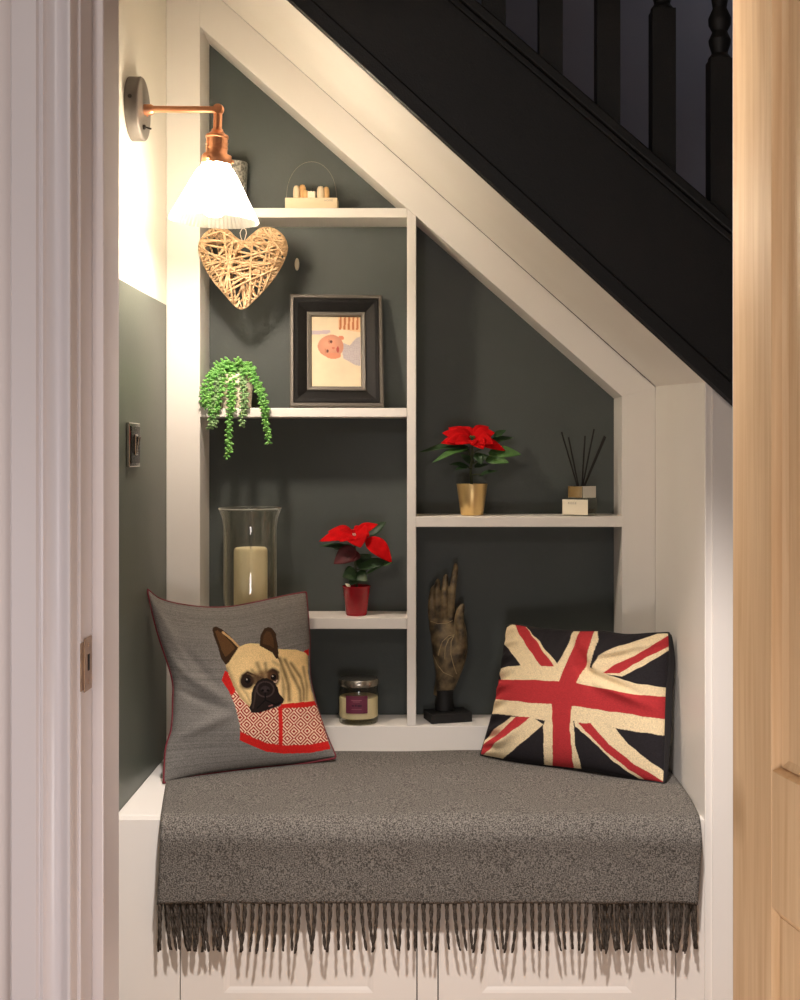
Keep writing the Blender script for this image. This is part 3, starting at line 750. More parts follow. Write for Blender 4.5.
while made < 78 and tries < 6000:
    tries += 1
    i = rh.randrange(160); jn = (i+rh.randrange(22,138))%160
    a, b = HO[i], HO[jn]
    L = np.hypot(*(b-a))
    if L < 120: continue
    n = 9; pts = [a+(b-a)*t for t in np.linspace(0,1,n)]
    xsn = np.array([p[0] for p in pts[1:-1]]); ysn = np.array([p[1] for p in pts[1:-1]])
    if not inpoly(xsn, ysn, [tuple(p) for p in HO]).all(): continue
    side = -1 if made % 5 < 3 else 1
    off = rh.uniform(-.003,.007)
    path3 = [hpt(p[0],p[1], side*(thick(p[0],p[1])+off)) for p in pts]
    wb.tube(path3, rh.uniform(.0018,.0027), 6); made += 1
# wrapped rim
for ring, rad in ((0,.0026),):
    wb.tube([hpt(p[0],p[1]) for p in HO]+[hpt(*HO[0])], rad, 8, cap=False)
for q in range(110):
    i = rh.uniform(0,160); p = HO[int(i)%160]; t = HO[(int(i)+1)%160]-HO[int(i)-1]; t = t/np.hypot(*t); nn = np.array([-t[1],t[0]])
    c = np.array([cxh,cyh]); sgn = 1 if np.dot(c-p, nn) > 0 else -1
    a = p+nn*sgn*rh.uniform(30,60)+t*rh.uniform(-25,25); b = p-nn*sgn*5
    wb.tube([hpt(a[0],a[1],-.006), hpt(*(p+nn*sgn*6),-.0055), hpt(b[0],b[1],0), hpt(*(p+nn*sgn*6),.0055)], .0015, 5)
wb.build('wicker_weave', M['wicker'], heart, smooth=True)
lp = [(355,185),(340,150),(334,120),(345,95),(358,88),(372,98),(376,120),(368,150),(357,185)]
MB().tube([hpt(x,y,-.002+.0004*i) for i,(x,y) in enumerate(lp)], .0009, 6).build('hanging_loop', M['string'], heart, smooth=True)
zun = CZ-(217.5-CY)*YF/F
hp = hpt(357,92)
MB().tube([hp, Vector((hp.x,YF-.001,zun+.002))], .0006, 6).build('hanging_thread', M['string'], heart)
hk_ = MB().lathe([(0,0),(.0055,.0006),(.006,.004),(.0045,.008),(0,.009)], (0,0,0), 16)
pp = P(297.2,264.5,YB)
w = MB(); w.ball((pp.x,YB-.0035,pp.z),(.0055,.0035,.0145),seg=14,rings=10)  # pale solid oval standing in for a spot of light on the panel
tag(w.build('panel_light_spot', M['label'], None, smooth=True), 'tiny pale oval spot of light, modelled solid, on the dark back panel beside the wicker heart', 'peg')  # filed under peg, but stands in for a spot of light

# ================================================================ PICTURE FRAME
kf = 2.80/F
Wf, Hf = .2095, .262
fx = (336.5-CX)*2.80/F
pf = thing('picture_frame', (fx,2.806,zS2+.0008), 'black picture frame holding a baby photo, leaning on the second shelf', 'picture frame', rot=(math.radians(-12),0,math.radians(6)))
def ringframe(prof, name, m, bev=0):
    mm = MB()
    for (i0,y0),(i1,y1) in zip(prof, prof[1:]):
        A = [(-Wf/2+i0,y0,i0),(Wf/2-i0,y0,i0),(Wf/2-i0,y0,Hf-i0),(-Wf/2+i0,y0,Hf-i0)]
        B = [(-Wf/2+i1,y1,i1),(Wf/2-i1,y1,i1),(Wf/2-i1,y1,Hf-i1),(-Wf/2+i1,y1,Hf-i1)]
        mm.add(A+B, [(i,(i+1)%4,4+(i+1)%4,4+i) for i in range(4)])
    return mm.build(name, m, pf, local=True)
ringframe([(0,.0),(0,-.017),(.002,-.0195),(.0075,-.0195),(.009,-.0165)], 'outer_edge', M['framelip'])
ringframe([(.009,-.0165),(.0105,-.0185),(.018,-.0175),(.0385,-.008)], 'frame_moulding', M['frameblack'])
ringframe([(.0385,-.008),(.0390,-.0115),(.041,-.0125),(.047,-.0115),(.0495,-.005)], 'inner_edge', M['framelip'])
MB().box(-Wf/2+.001,Wf/2-.001,-.004,0,.001,Hf-.001).build('backing_board', M['frameblack'], pf, local=True)
def baby(u, v):
    x = 200+390*u; y = 200+535*v
    col = np.empty(u.shape+(3,)); col[:] = LIN(220,203,172); col *= (1+.05*noise2(x,y,.012))[...,None]
    put(col, inpoly(x,y,[(410,200),(590,200),(590,318),(415,290)]), LIN(222,186,146))
    for k in range(5): put(col, inpoly(x,y,[(425+34*k,200),(440+34*k,200),(436+34*k,300),(418+34*k,296)]), LIN(180,112,76))
    put(col, inpoly(x,y,[(200,308),(345,302),(350,318),(320,334),(200,336)]), LIN(186,170,178))
    put(col, inpoly(x,y,[(450,400),(500,420),(560,360),(590,350),(590,578),(545,570),(450,520),(440,460)]), LIN(186,176,176))
    r = np.sin(x*.45)*np.sin(y*.45); put(col, inpoly(x,y,[(450,400),(500,420),(560,360),(590,350),(590,578),(545,570),(450,520),(440,460)]) & (r > .72), LIN(150,138,146))
    put(col, np.hypot((x-432)/26,(y-362)/17) < 1, LIN(206,132,104))
    hd = np.hypot((x-350)/103,(y-428)/(86+6*np.sin(x*.02))) < 1
    c = np.ones_like(col)*LIN(218,156,128)
    f = np.clip(np.hypot((x-330)/100,(y-410)/85),0,1)
    c = c*(1-f[...,None]*.25); col[hd] = c[hd]
    put(col, np.hypot((x-372)/60,(y-500)/24) < 1, LIN(204,136,108))
    for ex,ey in ((353,392),(324,465)):
        put(col, np.hypot((x-ex)/10,(y-ey)/13) < 1, LIN(96,62,54))
        put(col, np.hypot((x-ex+16)/6,(y-ey)/20) < 1, LIN(186,124,100))
    put(col, np.hypot((x-370)/12,(y-440)/9) < 1, LIN(192,116,94))
    put(col, np.hypot((x-407)/11,(y-452)/24) < 1, LIN(168,78,72))
    return col
nu, nv = 90, 124
wi, hi = Wf-.099, Hf-.099
me = bpy.data.meshes.new('photograph'); U,V = np.meshgrid(np.linspace(0,1,nu),np.linspace(0,1,nv))
pts = np.stack([-wi/2+wi*U, 0*U-.0055, .0495+hi*(1-V)],-1).reshape(-1,3)
ii = np.arange(nu*nv).reshape(nv,nu); q = np.stack([ii[:-1,:-1],ii[1:,:-1],ii[1:,1:],ii[:-1,1:]],-1).reshape(-1,4)
me.from_pydata(pts.tolist(),[],q.tolist()); at = me.color_attributes.new('print','FLOAT_COLOR','POINT')
buf = np.ones((nu*nv,4),np.float32); buf[:,:3] = baby(U,V).reshape(-1,3); at.data.foreach_set('color',buf.ravel()); me.materials.append(M['printgloss'])
o = bpy.data.objects.new('photograph', me); COL.objects.link(o); o.parent = pf; o['label'] = 'colour photo of a baby lying in a grey patterned top'

# ================================================================ TRAILING PLANT
yp = 2.806; kp = yp/F
zrim = CZ-(375-CY)*kp
xc = (236-CX)*kp
tp = thing('trailing_plant', (xc,yp,zS2), 'trailing green string succulent in a cream pot on the second shelf', 'potted plant')
hp_ = zrim-zS2
MB().lathe([(0,0),(.032,0),(.0335,.002),(.0385,hp_-.002),(.0375,hp_),(.0345,hp_-.001),(.033,hp_-.012),(0,hp_-.012)], (xc,yp,zS2+.0005), 40).build('pot', M['potcream'], tp, smooth='auto')
MB().lathe([(0,0),(.0335,0),(.0335,.002),(0,.004)], (xc,yp,zrim-.012), 28).build('soil', M['soil'], tp, smooth=True)
rs = random.Random(11)
def strand(pts, m, spacing=.0058, size=1.3, pairs=2):
    b = MB(); pts = [Vector(p) for p in pts]
    # resample
    d = [0]
    for a,c in zip(pts,pts[1:]): d.append(d[-1]+(c-a).length)
    b.tube(pts, .0009, 5)
    n = max(2,int(d[-1]/spacing))
    for k in range(n+1):
        s = d[-1]*k/n; i = 0
        while i < len(d)-2 and d[i+1] < s: i += 1
        t = (s-d[i])/max(1e-6,d[i+1]-d[i]); p = pts[i].lerp(pts[i+1],t); tg = (pts[i+1]-pts[i]).normalized()
        for e in range(pairs):
            a = k*1.25+e*PI+rs.uniform(-.4,.4)
            side = tg.orthogonal().normalized(); side = Matrix.Rotation(a,3,tg)@side
            ax = (side+tg*.45+Vector((0,0,.2))).normalized()
            sz = size*rs.uniform(.8,1.15)
            b.ball(p+side*.0034*size, (.0023*sz,.0023*sz,.0044*sz), ax, 6, 4)
    return b.build('strand', m, tp, smooth=True)
def pp_(px, py, dy): q = P(px,py,yp); f = (yp+dy)/yp; return Vector(((px-CX)*(yp+dy)/F, yp+dy, CZ-(py-CY)*(yp+dy)/F))
longs = [((222,374),(214,388),(213,408),(210,428),1),((231,374),(230,392),(230,425),(227,459),0),((241,374),(244,390),(243,412),(242,426),1),((252,372),(262,392),(266,415),(269,443),0),
         ((214,374),(205,388),(205,398),(206,408),0),((218,373),(208,384),(209,402),(212,418),0),((222,374),(217,392),(217,415),(214,426),1),((231,374),(232,400),(228,430),(230,452),0),
         ((248,372),(258,385),(264,404),(266,428),0),((226,374),(221,390),(219,400),(217,412),0),((250,371),(259,380),(266,396),(267,412),0),((240,373),(247,386),(247,398),(244,415),1),
         ((214,372),(203,380),(202,390),(203,404),0),((233,374),(235,384),(234,400),(232,412),0)]
for a,b_,c,d_,mm in longs:
    A = pp_(*a,-.030); B = pp_(*b_,-.044); C_ = pp_(*c,-.060); D_ = pp_(*d_,-.062)
    top = pp_(a[0]+ (236-a[0])*.4, 368, -.012)
    pts = [top, A]
    for k in range(1,7):
        t = k/6; pts.append(A*(1-t)**3+B*3*t*(1-t)**2+C_*3*t*t*(1-t)+D_*t**3)
    strand(pts, M['pearl2'] if mm else M['pearl'])
for k in range(34):
    ang = rs.uniform(0,2*PI); r = .034*math.sqrt(rs.uniform(.05,1.3))
    ex = xc+r*math.cos(ang)-.002; ey = yp+.85*r*math.sin(ang)
    ex = max(ex, -.492)
    z_t = zrim+rs.uniform(.006,.040)*(1-.25*(r/.04))
    st0 = Vector((xc+.3*(ex-xc), yp+.3*(ey-yp), zrim-.006))
    st2 = Vector((ex,ey,z_t)); ed = Vector((max(-.4925,ex+.018*math.cos(ang)), ey+.015*math.sin(ang), z_t-rs.uniform(.006,.024)))
    strand([st0,(st0+st2)/2+Vector((0,0,.008)),st2,ed], M['pearl'], size=1.35)

# ================================================================ HURRICANE VASE + CANDLE
yv = YB-.0715; kv = yv/F; xv = (250-CX)*kv; zv = zS3+.0006
ztop = CZ-(508-CY)*kv; hv = ztop-zv
vp = [(0,.0),(.036,.0),(.046,.004),(.053,.012),(.058,.028),(.0595,.05),(.0590,hv*.5),(.0588,hv*.72),(.0592,hv*.82),(.0615,hv*.90),(.0675,hv*.972),(.0700,hv)]
ip = [(r-.0028 if r > .01 else 0, max(z,.006)) for r,z in vp[::-1]]
vase = thing('hurricane_vase', (xv,yv,zv), 'tall clear glass hurricane vase behind the grey cushion', 'glass vase')
MB().lathe(vp+ip, (xv,yv,zv), 56).build('glass_wall', M['vaseglass'], vase, smooth=True)
MB().lathe([(.0672,hv-.001),(.0688,hv+.0008),(.0704,hv),(.0700,hv-.002)], (xv,yv,zv), 56, caps=False).build('rim', M['rimglass'], vase, smooth=True)
xcnd = (250.7-CX)*kv; zc = zv+.0065
hc = CZ-(547.5-CY)*kv-zc
cd = thing('pillar_candle', (xcnd,yv,zc), 'ivory pillar candle standing inside the glass hurricane vase', 'candle')
MB().lathe([(0,0),(.0365,0),(.0375,.002),(.0375,hc-.008),(.0362,hc-.003),(.033,hc),(.025,hc-.002),(0,hc-.004)], (xcnd,yv,zc), 48).build('wax_pillar', M['wax'], cd, smooth='auto', angle=60)
MB().tube([(xcnd,yv,zc+hc-.005),(xcnd+.0006,yv,zc+hc+.004),(xcnd+.001,yv,zc+hc+.009)], .0009, 6).build('wick', M['wick'], cd)

# ================================================================ POINSETTIAS
def leafmesh(base, tip, width, nrm, droop=.12, fold=.18, nL=12, nW=6, lob=0):
    base, tip, nrm = Vector(base), Vector(tip), Vector(nrm)
    d = tip-base; L = d.length; t = d.normalized(); s = t.cross(nrm).normalized(); n = s.cross(t).normalized()
    b = MB(); vs = []
    for i in range(nL+1):
        u = i/nL; w = width/2*(math.sin(PI*min(1,u**.78))**.85)*(1-.12*u)
        if lob: w *= 1+lob*math.sin(u*PI*5)
        w = max(w,.0004)
        for k in range(nW+1):
            v = -1+2*k/nW
            z = droop*L*(4*u*(1-u))*.5 + fold*w*abs(v) - .03*L*math.sin(3*PI*u)*abs(v)*.4
            vs.append(base+t*(u*L)+s*(v*w)+n*z)
    fs = [(i*(nW+1)+k, i*(nW+1)+k+1, (i+1)*(nW+1)+k+1, (i+1)*(nW+1)+k) for i in range(nL) for k in range(nW)]
    return b.add(vs, fs)
def plant_pt(zoom, off, yy): return lambda x,y,dy=0: P(off[0]+x/zoom, off[1]+y/zoom, yy) + Vector(((off[0]+x/zoom-CX)*dy/F, dy, -(off[1]+y/zoom-CY)*dy/F))
def add_leaf(root, T, name, m, a, da, b, db, w, nrm, **kw):
    o = leafmesh(T(*a,da), T(*b,db), w*1.32, nrm, **kw).build(name, m, root, smooth=True, solid=.0006)
    return o
up = (0,-.55,.85); fw = (0,-1,.25)
# gold pot, right upper shelf
yg = YF+.052; kg = yg/F; xg = (472-CX)*kg; hg = CZ-(484-CY)*kg-zS4
po = thing('poinsettia', (xg,yg,zS4), 'red poinsettia in a gold pot on the right hand shelf', 'potted plant')
MB().lathe([(0,0),(.0245,0),(.0255,.0015),(.0348,hg-.0015),(.0345,hg),(.0332,hg-.0005),(.0325,hg-.012),(0,hg-.012)], (xg,yg,zS4+.0005), 48).build('pot', M['gold'], po, smooth='auto')
MB().lathe([(0,0),(.032,0),(.03,.003),(0,.004)], (xg,yg,zS4+hg-.012), 24).build('soil', M['soil'], po, smooth=True)
T = plant_pt(6.667,(410,415),yg)
MB().tube([T(412,470),T(405,380,.004),T(410,300,0),T(418,225,-.004),T(415,155,-.008)], [.0032,.003,.0028,.0026,.002], 8).build('stem', M['stem'], po, smooth=True)
for a,b in (((408,360),(330,335)),((412,330),(500,290)),((410,400),(480,400)),((412,300),(380,220)),((414,260),(470,230))):
    MB().tube([T(*a),T((a[0]+b[0])/2,(a[1]+b[1])/2-6,-.006),T(*b,-.01)], .0013, 6).build('leaf_stalk', M['stem'], po, smooth=True)
G_ = [((400,215),-.01,(58,248),-.012,.021,up,'leaf'),((395,215),-.012,(148,318),-.035,.018,up,'leaflight'),((400,228),-.015,(180,292),-.03,.014,up,'leaf'),
      ((520,255),-.010,(742,262),-.020,.026,(.1,-.85,.6),'leaflight'),((500,290),-.012,(660,318),-.035,.022,(.1,-.9,.5),'leaflight'),((500,200),.01,(690,150),.03,.020,up,'leaf'),((560,150),.012,(640,100),.03,.016,up,'leaf'),
      ((395,345),-.005,(262,328),-.018,.014,up,'leaf'),((380,350),-.005,(300,368),-.03,.012,up,'leaf'),((460,405),-.004,(585,372),-.02,.013,up,'leaf'),((440,300),-.008,(520,270),-.03,.018,fw,'leaf'),((420,330),.01,(340,260),.03,.018,up,'leaf'),((430,350),.008,(520,330),.034,.016,up,'leaf'),((440,250),-.01,(480,330),-.034,.016,fw,'leaf')]
for a,da,b,db,w_,n,mm in G_: add_leaf(po,T,'leaf',M[mm],a,da,b,db,w_,n)
Bq = [((405,158),-.012,(205,188),-.022,.024,(0,-.9,.45)),((400,150),-.012,(215,120),-.008,.026,(0,-.92,.4)),((405,150),-.010,(255,85),.004,.022,(0,-.8,.6)),((405,165),-.016,(300,195),-.042,.026,(0,-.75,.65)),
      ((410,145),-.008,(340,78),.014,.022,(0,-.8,.6)),((420,145),-.010,(525,78),.008,.026,(0,-.85,.5)),((420,150),-.013,(565,118),-.016,.028,(0,-.92,.4)),((425,158),-.014,(560,190),-.035,.030,(0,-.8,.6)),
      ((425,165),-.016,(490,228),-.046,.030,(.1,-.85,.5)),((430,170),-.012,(636,238),-.018,.022,(.1,-.85,.5)),((418,170),-.018,(420,200),-.044,.018,(0,-.6,.8)),((415,140),-.004,(445,85),.02,.02,(0,-.7,.7)),((400,160),-.012,(235,178),-.03,.022,(0,-.9,.45))]
for a,da,b,db,w_,n in Bq: add_leaf(po,T,'bract',M['bract'],a,da,b,db,w_,n,fold=.22,droop=.16)
c = MB()
for k in range(9): c.ball(T(415+rs.uniform(-14,14),148+rs.uniform(-9,9),-.02+rs.uniform(-.003,.003)), .0017, seg=8, rings=5)
c.build('flower_centre', M['leaflight'], po, smooth=True)

# red pot, lower left shelf
yr = YF+.05; kr = yr/F; xr3 = (356.4-CX)*kr; hr = CZ-(585.7-CY)*kr-zS3
pr_ = thing('poinsettia', (xr3,yr,zS3), 'red poinsettia in a glossy red pot beside the grey cushion', 'potted plant')
MB().lathe([(0,0),(.0225,0),(.0238,.002),(.0312,hr-.004),(.0325,hr-.002),(.0322,hr),(.0305,hr-.0005),(.0295,hr-.012),(0,hr-.012)], (xr3,yr,zS3+.0005), 48).build('pot', M['redpot'], pr_, smooth='auto')
MB().lathe([(0,0),(.0295,0),(.028,.003),(0,.004)], (xr3,yr,zS3+hr-.012), 24).build('soil', M['soil'], pr_, smooth=True)
T = plant_pt(8.421,(310,515),yr)
MB().tube([T(395,610),T(388,500,.003),T(380,400),T(378,300,-.006),T(374,175,-.012)], [.003,.0028,.0025,.0023,.0018], 8).build('stem', M['stem'], pr_, smooth=True)
for a,b in (((384,460),(480,470)),((384,440),(320,470)),((380,360),(460,340))):
    MB().tube([T(*a),T((a[0]+b[0])/2,(a[1]+b[1])/2-8,-.006),T(*b,-.012)], .0012, 6).build('leaf_stalk', M['stem'], pr_, smooth=True)
G_ = [((470,170),.01,(642,58),.02,.022,(.2,-.8,.5),'leaf'),((400,440),-.006,(700,402),-.028,.024,(.15,-.75,.65),'leaf'),((470,500),-.010,(690,398),-.034,.010,(.3,-.6,.75),'leaflight'),
      ((390,480),-.004,(272,520),-.025,.028,fw,'leaf'),((395,480),.0,(480,560),-.022,.024,fw,'leaf'),((380,300),-.006,(75,258),-.010,.016,up,'leaf'),((385,300),0,(190,280),.028,.022,up,'leaf'),((390,430),.01,(520,330),.030,.03,up,'leaf'),((390,520),-.004,(330,590),-.02,.018,fw,'leaf')]
for a,da,b,db,w_,n,mm in G_: add_leaf(pr_,T,'leaf',M[mm],a,da,b,db,w_,n)
add_leaf(pr_,T,'leaf',M['bractdark'],(385,280),-.012,(200,412),-.026,.032,fw); add_leaf(pr_,T,'leaf',M['bractdark'],(390,300),-.010,(330,400),-.028,.026,fw)
Bq = [((372,188),-.014,(76,222),-.028,.030,(-.05,-.62,.78)),((370,180),-.012,(150,140),-.004,.030,(0,-.75,.65)),((385,150),-.012,(572,78),-.010,.020,(.2,-.85,.5)),((378,160),-.014,(425,275),-.048,.040,(0,-.75,.65)),((380,150),-.010,(500,180),-.030,.036,(.1,-.85,.5)),
      ((470,195),-.016,(690,400),-.030,.034,(.35,-.85,.3)),((390,160),-.008,(470,110),.018,.026,(0,-.7,.7)),((372,180),-.014,(250,225),-.044,.026,(-.1,-.7,.7)),((374,165),-.008,(372,120),.02,.02,(0,-.6,.8))]
for a,da,b,db,w_,n in Bq: add_leaf(pr_,T,'bract',M['bract'],a,da,b,db,w_,n,fold=.2,droop=.2)
c = MB()
for k in range(7): c.ball(T(374+rs.uniform(-12,12),165+rs.uniform(-7,7),-.024+rs.uniform(-.003,.003)), .0015, seg=8, rings=5)
c.build('flower_centre', M['label'], pr_, smooth=True)
add_leaf(pr_,T,'plant_tag',M['label'],(340,605),-.018,(296,578),-.022,.006,fw)

# ================================================================ REED DIFFUSER
yd = YF+.05; kd = yd/F
bx = (580.2-CX)*kd
rd = thing('reed_diffuser', (bx,yd,zS4), 'square glass reed diffuser with black reeds and cream label', 'reed diffuser', rot=(0,0,math.radians(-29)))
s2 = .0300; hb = .0395
MB().box(-s2,s2,-s2,s2,.0006,hb).build('glass_bottle', M['glass'], rd, bevel=.003, local=True)
MB().box(-s2+.004,s2-.004,-s2+.004,s2-.004,.005,.014).build('scented_oil', M['liquid'], rd, local=True)
lb = MB().box(-s2-.0003,s2+.0003,-s2-.0009,-s2-.0002,.0025,hb-.003).build('label', M['label'], rd, local=True)
text_mesh('label_text', 'R O S E', .0062, M['ink'], lb, (-.0165,-s2-.0011,.0262), (PI/2,0,0))
t2 = math.radians(-20)
cm = Matrix.Rotation(t2,3,'Z'); cb = MB(); s3 = .0226
cb.box(-s3,s3,-s3,s3,hb,hb+.027)
for v in cb.v:
    w2 = cm@Vector((v.x,v.y,0)); v.x, v.y = w2.x+.004, w2.y
cb.build('chrome_cap', M['chrome'], rd, bevel=.0014, local=True)
T = plant_pt(10,(550,425),yd)
Rz = Matrix.Rotation(math.radians(29),3,'Z')
def loc_(p): return Rz@(p-Vector((bx,yd,zS4)))
for a,da,b,db in (((282,640),.004,(115,70),-.012),((290,640),-.006,(185,122),-.02),((318,640),.0,(350,108),-.004),((320,640),.008,(440,42),.026),((325,640),.0,(545,108),-.008),((332,640),.006,(556,118),.006)):
    MB().tube([loc_(T(*a,da)),loc_(T(*b,db))], .0018, 8).build('reed', M['reed'], rd, local=True)

# ================================================================ JAR CANDLE
yj = 2.800; kj = yj/F; xj = (358.6-CX)*kj; zj = zbase+.0006
jr = thing('jar_candle', (xj,yj,zj), 'cream candle in a lidded glass jar with plum label on the lowest shelf', 'jar candle')
rj_ = .0452
hj = .0875
MB().lathe([(0,0),(rj_*.93,0),(rj_*.965,.003),(rj_,.02),(rj_,hj*.68),(rj_*.97,hj*.75),(rj_*.95,hj*.86),(rj_*.95,hj)], (xj,yj,zj), 48, caps=False).build('glass_jar', M['glass'], jr, smooth=True)
MB().lathe([(0,.012),(rj_*.85,.0115),(rj_*.935,.014),(rj_*.955,.02),(rj_*.955,.055),(rj_*.93,.0575),(0,.057)], (xj,yj,zj), 48).build('wax_fill', M['jarwax'], jr, smooth='auto')
MB().lathe([(0,hj-.004),(rj_*.985,hj-.004),(rj_*1.0,hj-.002),(rj_*1.0,hj+.0085),(rj_*.97,hj+.0105),(0,hj+.0105)], (xj,yj,zj), 48).build('metal_lid', M['lid'], jr, smooth='auto')
def curved(name, m, a0, a1, z0, z1, r, par):
    b = MB(); n = 14; vs = []
    for i in range(n+1):
        a = lerp(a0,a1,i/n)
        for rr_,zz in ((r,z0),(r,z1),(r+.0004,z1),(r+.0004,z0)): vs.append((xj+rr_*math.sin(a), yj-rr_*math.cos(a), zj+zz))
    fs = []
    for i in range(n):
        for k in range(4): fs.append((i*4+k, i*4+(k+1)%4, (i+1)*4+(k+1)%4, (i+1)*4+k))
    return b.add(vs, fs).build(name, m, par, smooth='auto')
pl = curved('label', M['plum'], -.60,.50,.027,.066,rj_+.0003,jr)
for (a0,a1,z0,z1,mm) in ((-.30,.2,.0555,.0572,'plumlight'),(-.22,.12,.0525,.0538,'plumlight'),(-.28,-.16,.043,.046,'plumdark'),(-.12,-.04,.043,.0475,'plumdark'),(.0,.2,.042,.0465,'plumdark'),(-.3,.2,.036,.037,'plumlight')):
    curved('label_print', M[mm], a0,a1,z0,z1,rj_+.0008,pl)

# ================================================================ HAND STATUE
ys_ = YF+.066; ks = ys_/F/5.714
xh0 = (448.3-CX)*ys_/F
def HP(x, y, dy=0): return Vector((xh0+(x-190)*ks, ys_+dy, zbase+(945-y)*ks))
hs = thing('hand_sculpture', (xh0,ys_,zbase), 'dark bronze open hand sculpture on a black block stand', 'sculpture')
pb = MB()
hw = .045
bl = MB().box(-.0475,.0475,-.0325,.0325,.0006,.021)
rot = Matrix.Rotation(math.radians(16),3,'Z')
for v in bl.v:
    q_ = rot@v; v.x, v.y, v.z = q_.x+xh0-.0015, q_.y+ys_-.006, q_.z+zbase
bl.build('stand_block', M['plinth'], hs, bevel=.001)
MB().lathe([(0,0),(.021,0),(.022,.01),(.019,.03),(.021,.046),(0,.046)], tuple(HP(168,888)), 24).build('stand_neck', M['plinth'], hs, smooth='auto')
body = MB()
secs = [(806,104,205,.015,.004),(770,108,228,.018,.003),(730,117,243,.020,.001),(680,118,264,.022,0),(620,108,286,.025,-.001),(570,101,297,.026,-.002),(520,95,297,.026,-.002),(470,90,283,.023,-.001),(430,86,258,.020,0),(400,84,240,.018,.001),(372,84,226,.014,.002)]
vs = []; NR = 28
for (y,xa,xb,th,dy) in secs:
    c_ = HP((xa+xb)/2,y,dy); a_ = (xb-xa)/2*ks
    for k in range(NR):
        an = 2*PI*k/NR; cs, sn = math.cos(an), math.sin(an)
        sx = math.copysign(abs(cs)**.85,cs); sy = math.copysign(abs(sn)**.85,sn)
        vs.append(c_+Vector((a_*sx, th*sy, 0)))
fs = [(i*NR+k,i*NR+(k+1)%NR,(i+1)*NR+(k+1)%NR,(i+1)*NR+k) for i in range(len(secs)-1) for k in range(NR)]
fs += [tuple(range(NR)), tuple((len(secs)-1)*NR+k for k in range(NR-1,-1,-1))]
body.add(vs, fs)
def fing(pts, rads):
    P_ = [HP(*p) for p in pts]; o=[]; r=[]
    n = len(P_)
    for i in range(n-1):
        for k in range(5):
            t = k/5
            p0,p1,p2,p3 = P_[max(0,i-1)],P_[i],P_[i+1],P_[min(n-1,i+2)]
            o.append(.5*((2*p1)+(p2-p0)*t+(2*p0-5*p1+4*p2-p3)*t*t+(3*p1-p0-3*p2+p3)*t**3)); r.append(lerp(rads[i],rads[i+1],t))
    o.append(P_[-1]); r.append(rads[-1]*.55)
    r = [q*1.1 for q in r]; body.tube(o, r, 12); body.ball(o[-2], rads[-1]*1.1, seg=10, rings=6)
fing([(104,440,0),(100,380,0),(93,320,-.004),(95,260,-.006),(103,205,-.002),(110,185,0)], [.0082,.0078,.0074,.0070,.0058,.0042])
fing([(136,440,0),(132,370,-.001),(128,300,-.008),(124,230,-.010),(128,170,-.004),(132,146,-.001)], [.0085,.0080,.0076,.0070,.0058,.004])
fing([(172,440,0),(170,370,-.001),(168,290,-.009),(168,215,-.012),(174,145,-.006),(178,120,-.002)], [.0088,.0082,.0078,.0072,.006,.004])
fing([(212,440,0),(208,370,-.001),(206,290,-.007),(212,210,-.012),(224,130,-.008),(231,85,-.002),(233,58,.003)], [.0090,.0084,.0080,.0074,.0064,.0056,.004])
fing([(232,600,-.010),(258,520,-.014),(262,440,-.016),(250,370,-.018),(258,318,-.018),(274,284,-.016)], [.015,.0135,.0115,.0100,.0085,.0042])
fing([(270,560,-.004),(272,500,-.006),(262,430,-.010)], [.011,.010,.008])
ho = body.build('hand', M['bronze'], hs, smooth=True)
md = ho.modifiers.new('fuse','REMESH'); md.mode = 'VOXEL'; md.voxel_size = .0017; md.use_smooth_shade = True
md = ho.modifiers.new('soften','SMOOTH'); md.factor = .5; md.iterations = 4
bpy.context.view_layer.update()
ev = ho.evaluated_get(bpy.context.evaluated_depsgraph_get()); bvh = BVHTree.FromPolygons([v.co+Vector(ORIG[hs.name]) for v in ev.data.vertices], [list(p.vertices) for p in ev.data.polygons])
def on_hand(x, y):
    o_ = HP(x,y,-.2); hit = bvh.ray_cast(o_, Vector((0,1,0)))
    return hit[0] if hit[0] else HP(x,y,-.02)
def hline(pts, r):
    pp2 = []
    for (a,b) in zip(pts,pts[1:]):
        for k in range(6): pp2.append(on_hand(lerp(a[0],b[0],k/6), lerp(a[1],b[1],k/6)))
    pp2.append(on_hand(*pts[-1]))
    MB().tube(pp2, r, 6).build('carved_line', M['bronzelight'], hs, smooth=True)
hline([(225,452),(190,458),(155,490),(138,540),(132,570)], .0009)
hline([(222,455),(192,475),(172,520),(168,590)], .0009)
hline([(222,456),(205,490),(203,560),(218,620),(236,676)], .0011)
hline([(105,575),(125,620),(160,665),(215,690)], .0007)
hline([(88,380),(130,392),(180,390),(215,375)], .0007)

# ================================================================ TOP SHELF
yt = YF+.06; kt = yt/F
ob = thing('family_ornament', ((312-CX)*kt,yt,zS1), 'pale wooden block ornament with small pegs under a wire arch', 'ornament')
xa, xb = (286-CX)*kt, (338-CX)*kt
zb_ = zS1+.0006; hb_ = .0305
bk = MB().box(xa,xb,yt-.02,yt+.02,zb_,zb_+hb_).build('wooden_block', M['blockwood'], ob, bevel=.001)
text_mesh('engraved_text', 'HOME', .0062, M['ink'], bk, Vector(((325-CX)*kt, yt-.0203, zb_+hb_-.0085))-Vector(ORIG[ob.name]), (PI/2,0,0), 1.15)
TT = plant_pt(6.154,(220,140),yt)
zt_ = zb_+hb_
def peg(x0,x1,h,m,dy,name='peg'):
    x0 -= 4; x1 += 3
    a = TT(x0,330).x; b = TT(x1,330).x; c_ = (a+b)/2; r = (b-a)/2
    MB().lathe([(0,0),(r*.78,0),(r*.95,h*.15),(r,h*.4),(r*.92,h*.75),(r*.6,h*.95),(0,h)], (c_,yt+dy,zt_), 24).build(name, m, ob, smooth=True)
ph = lambda y0: (330-y0)/6.154*kt
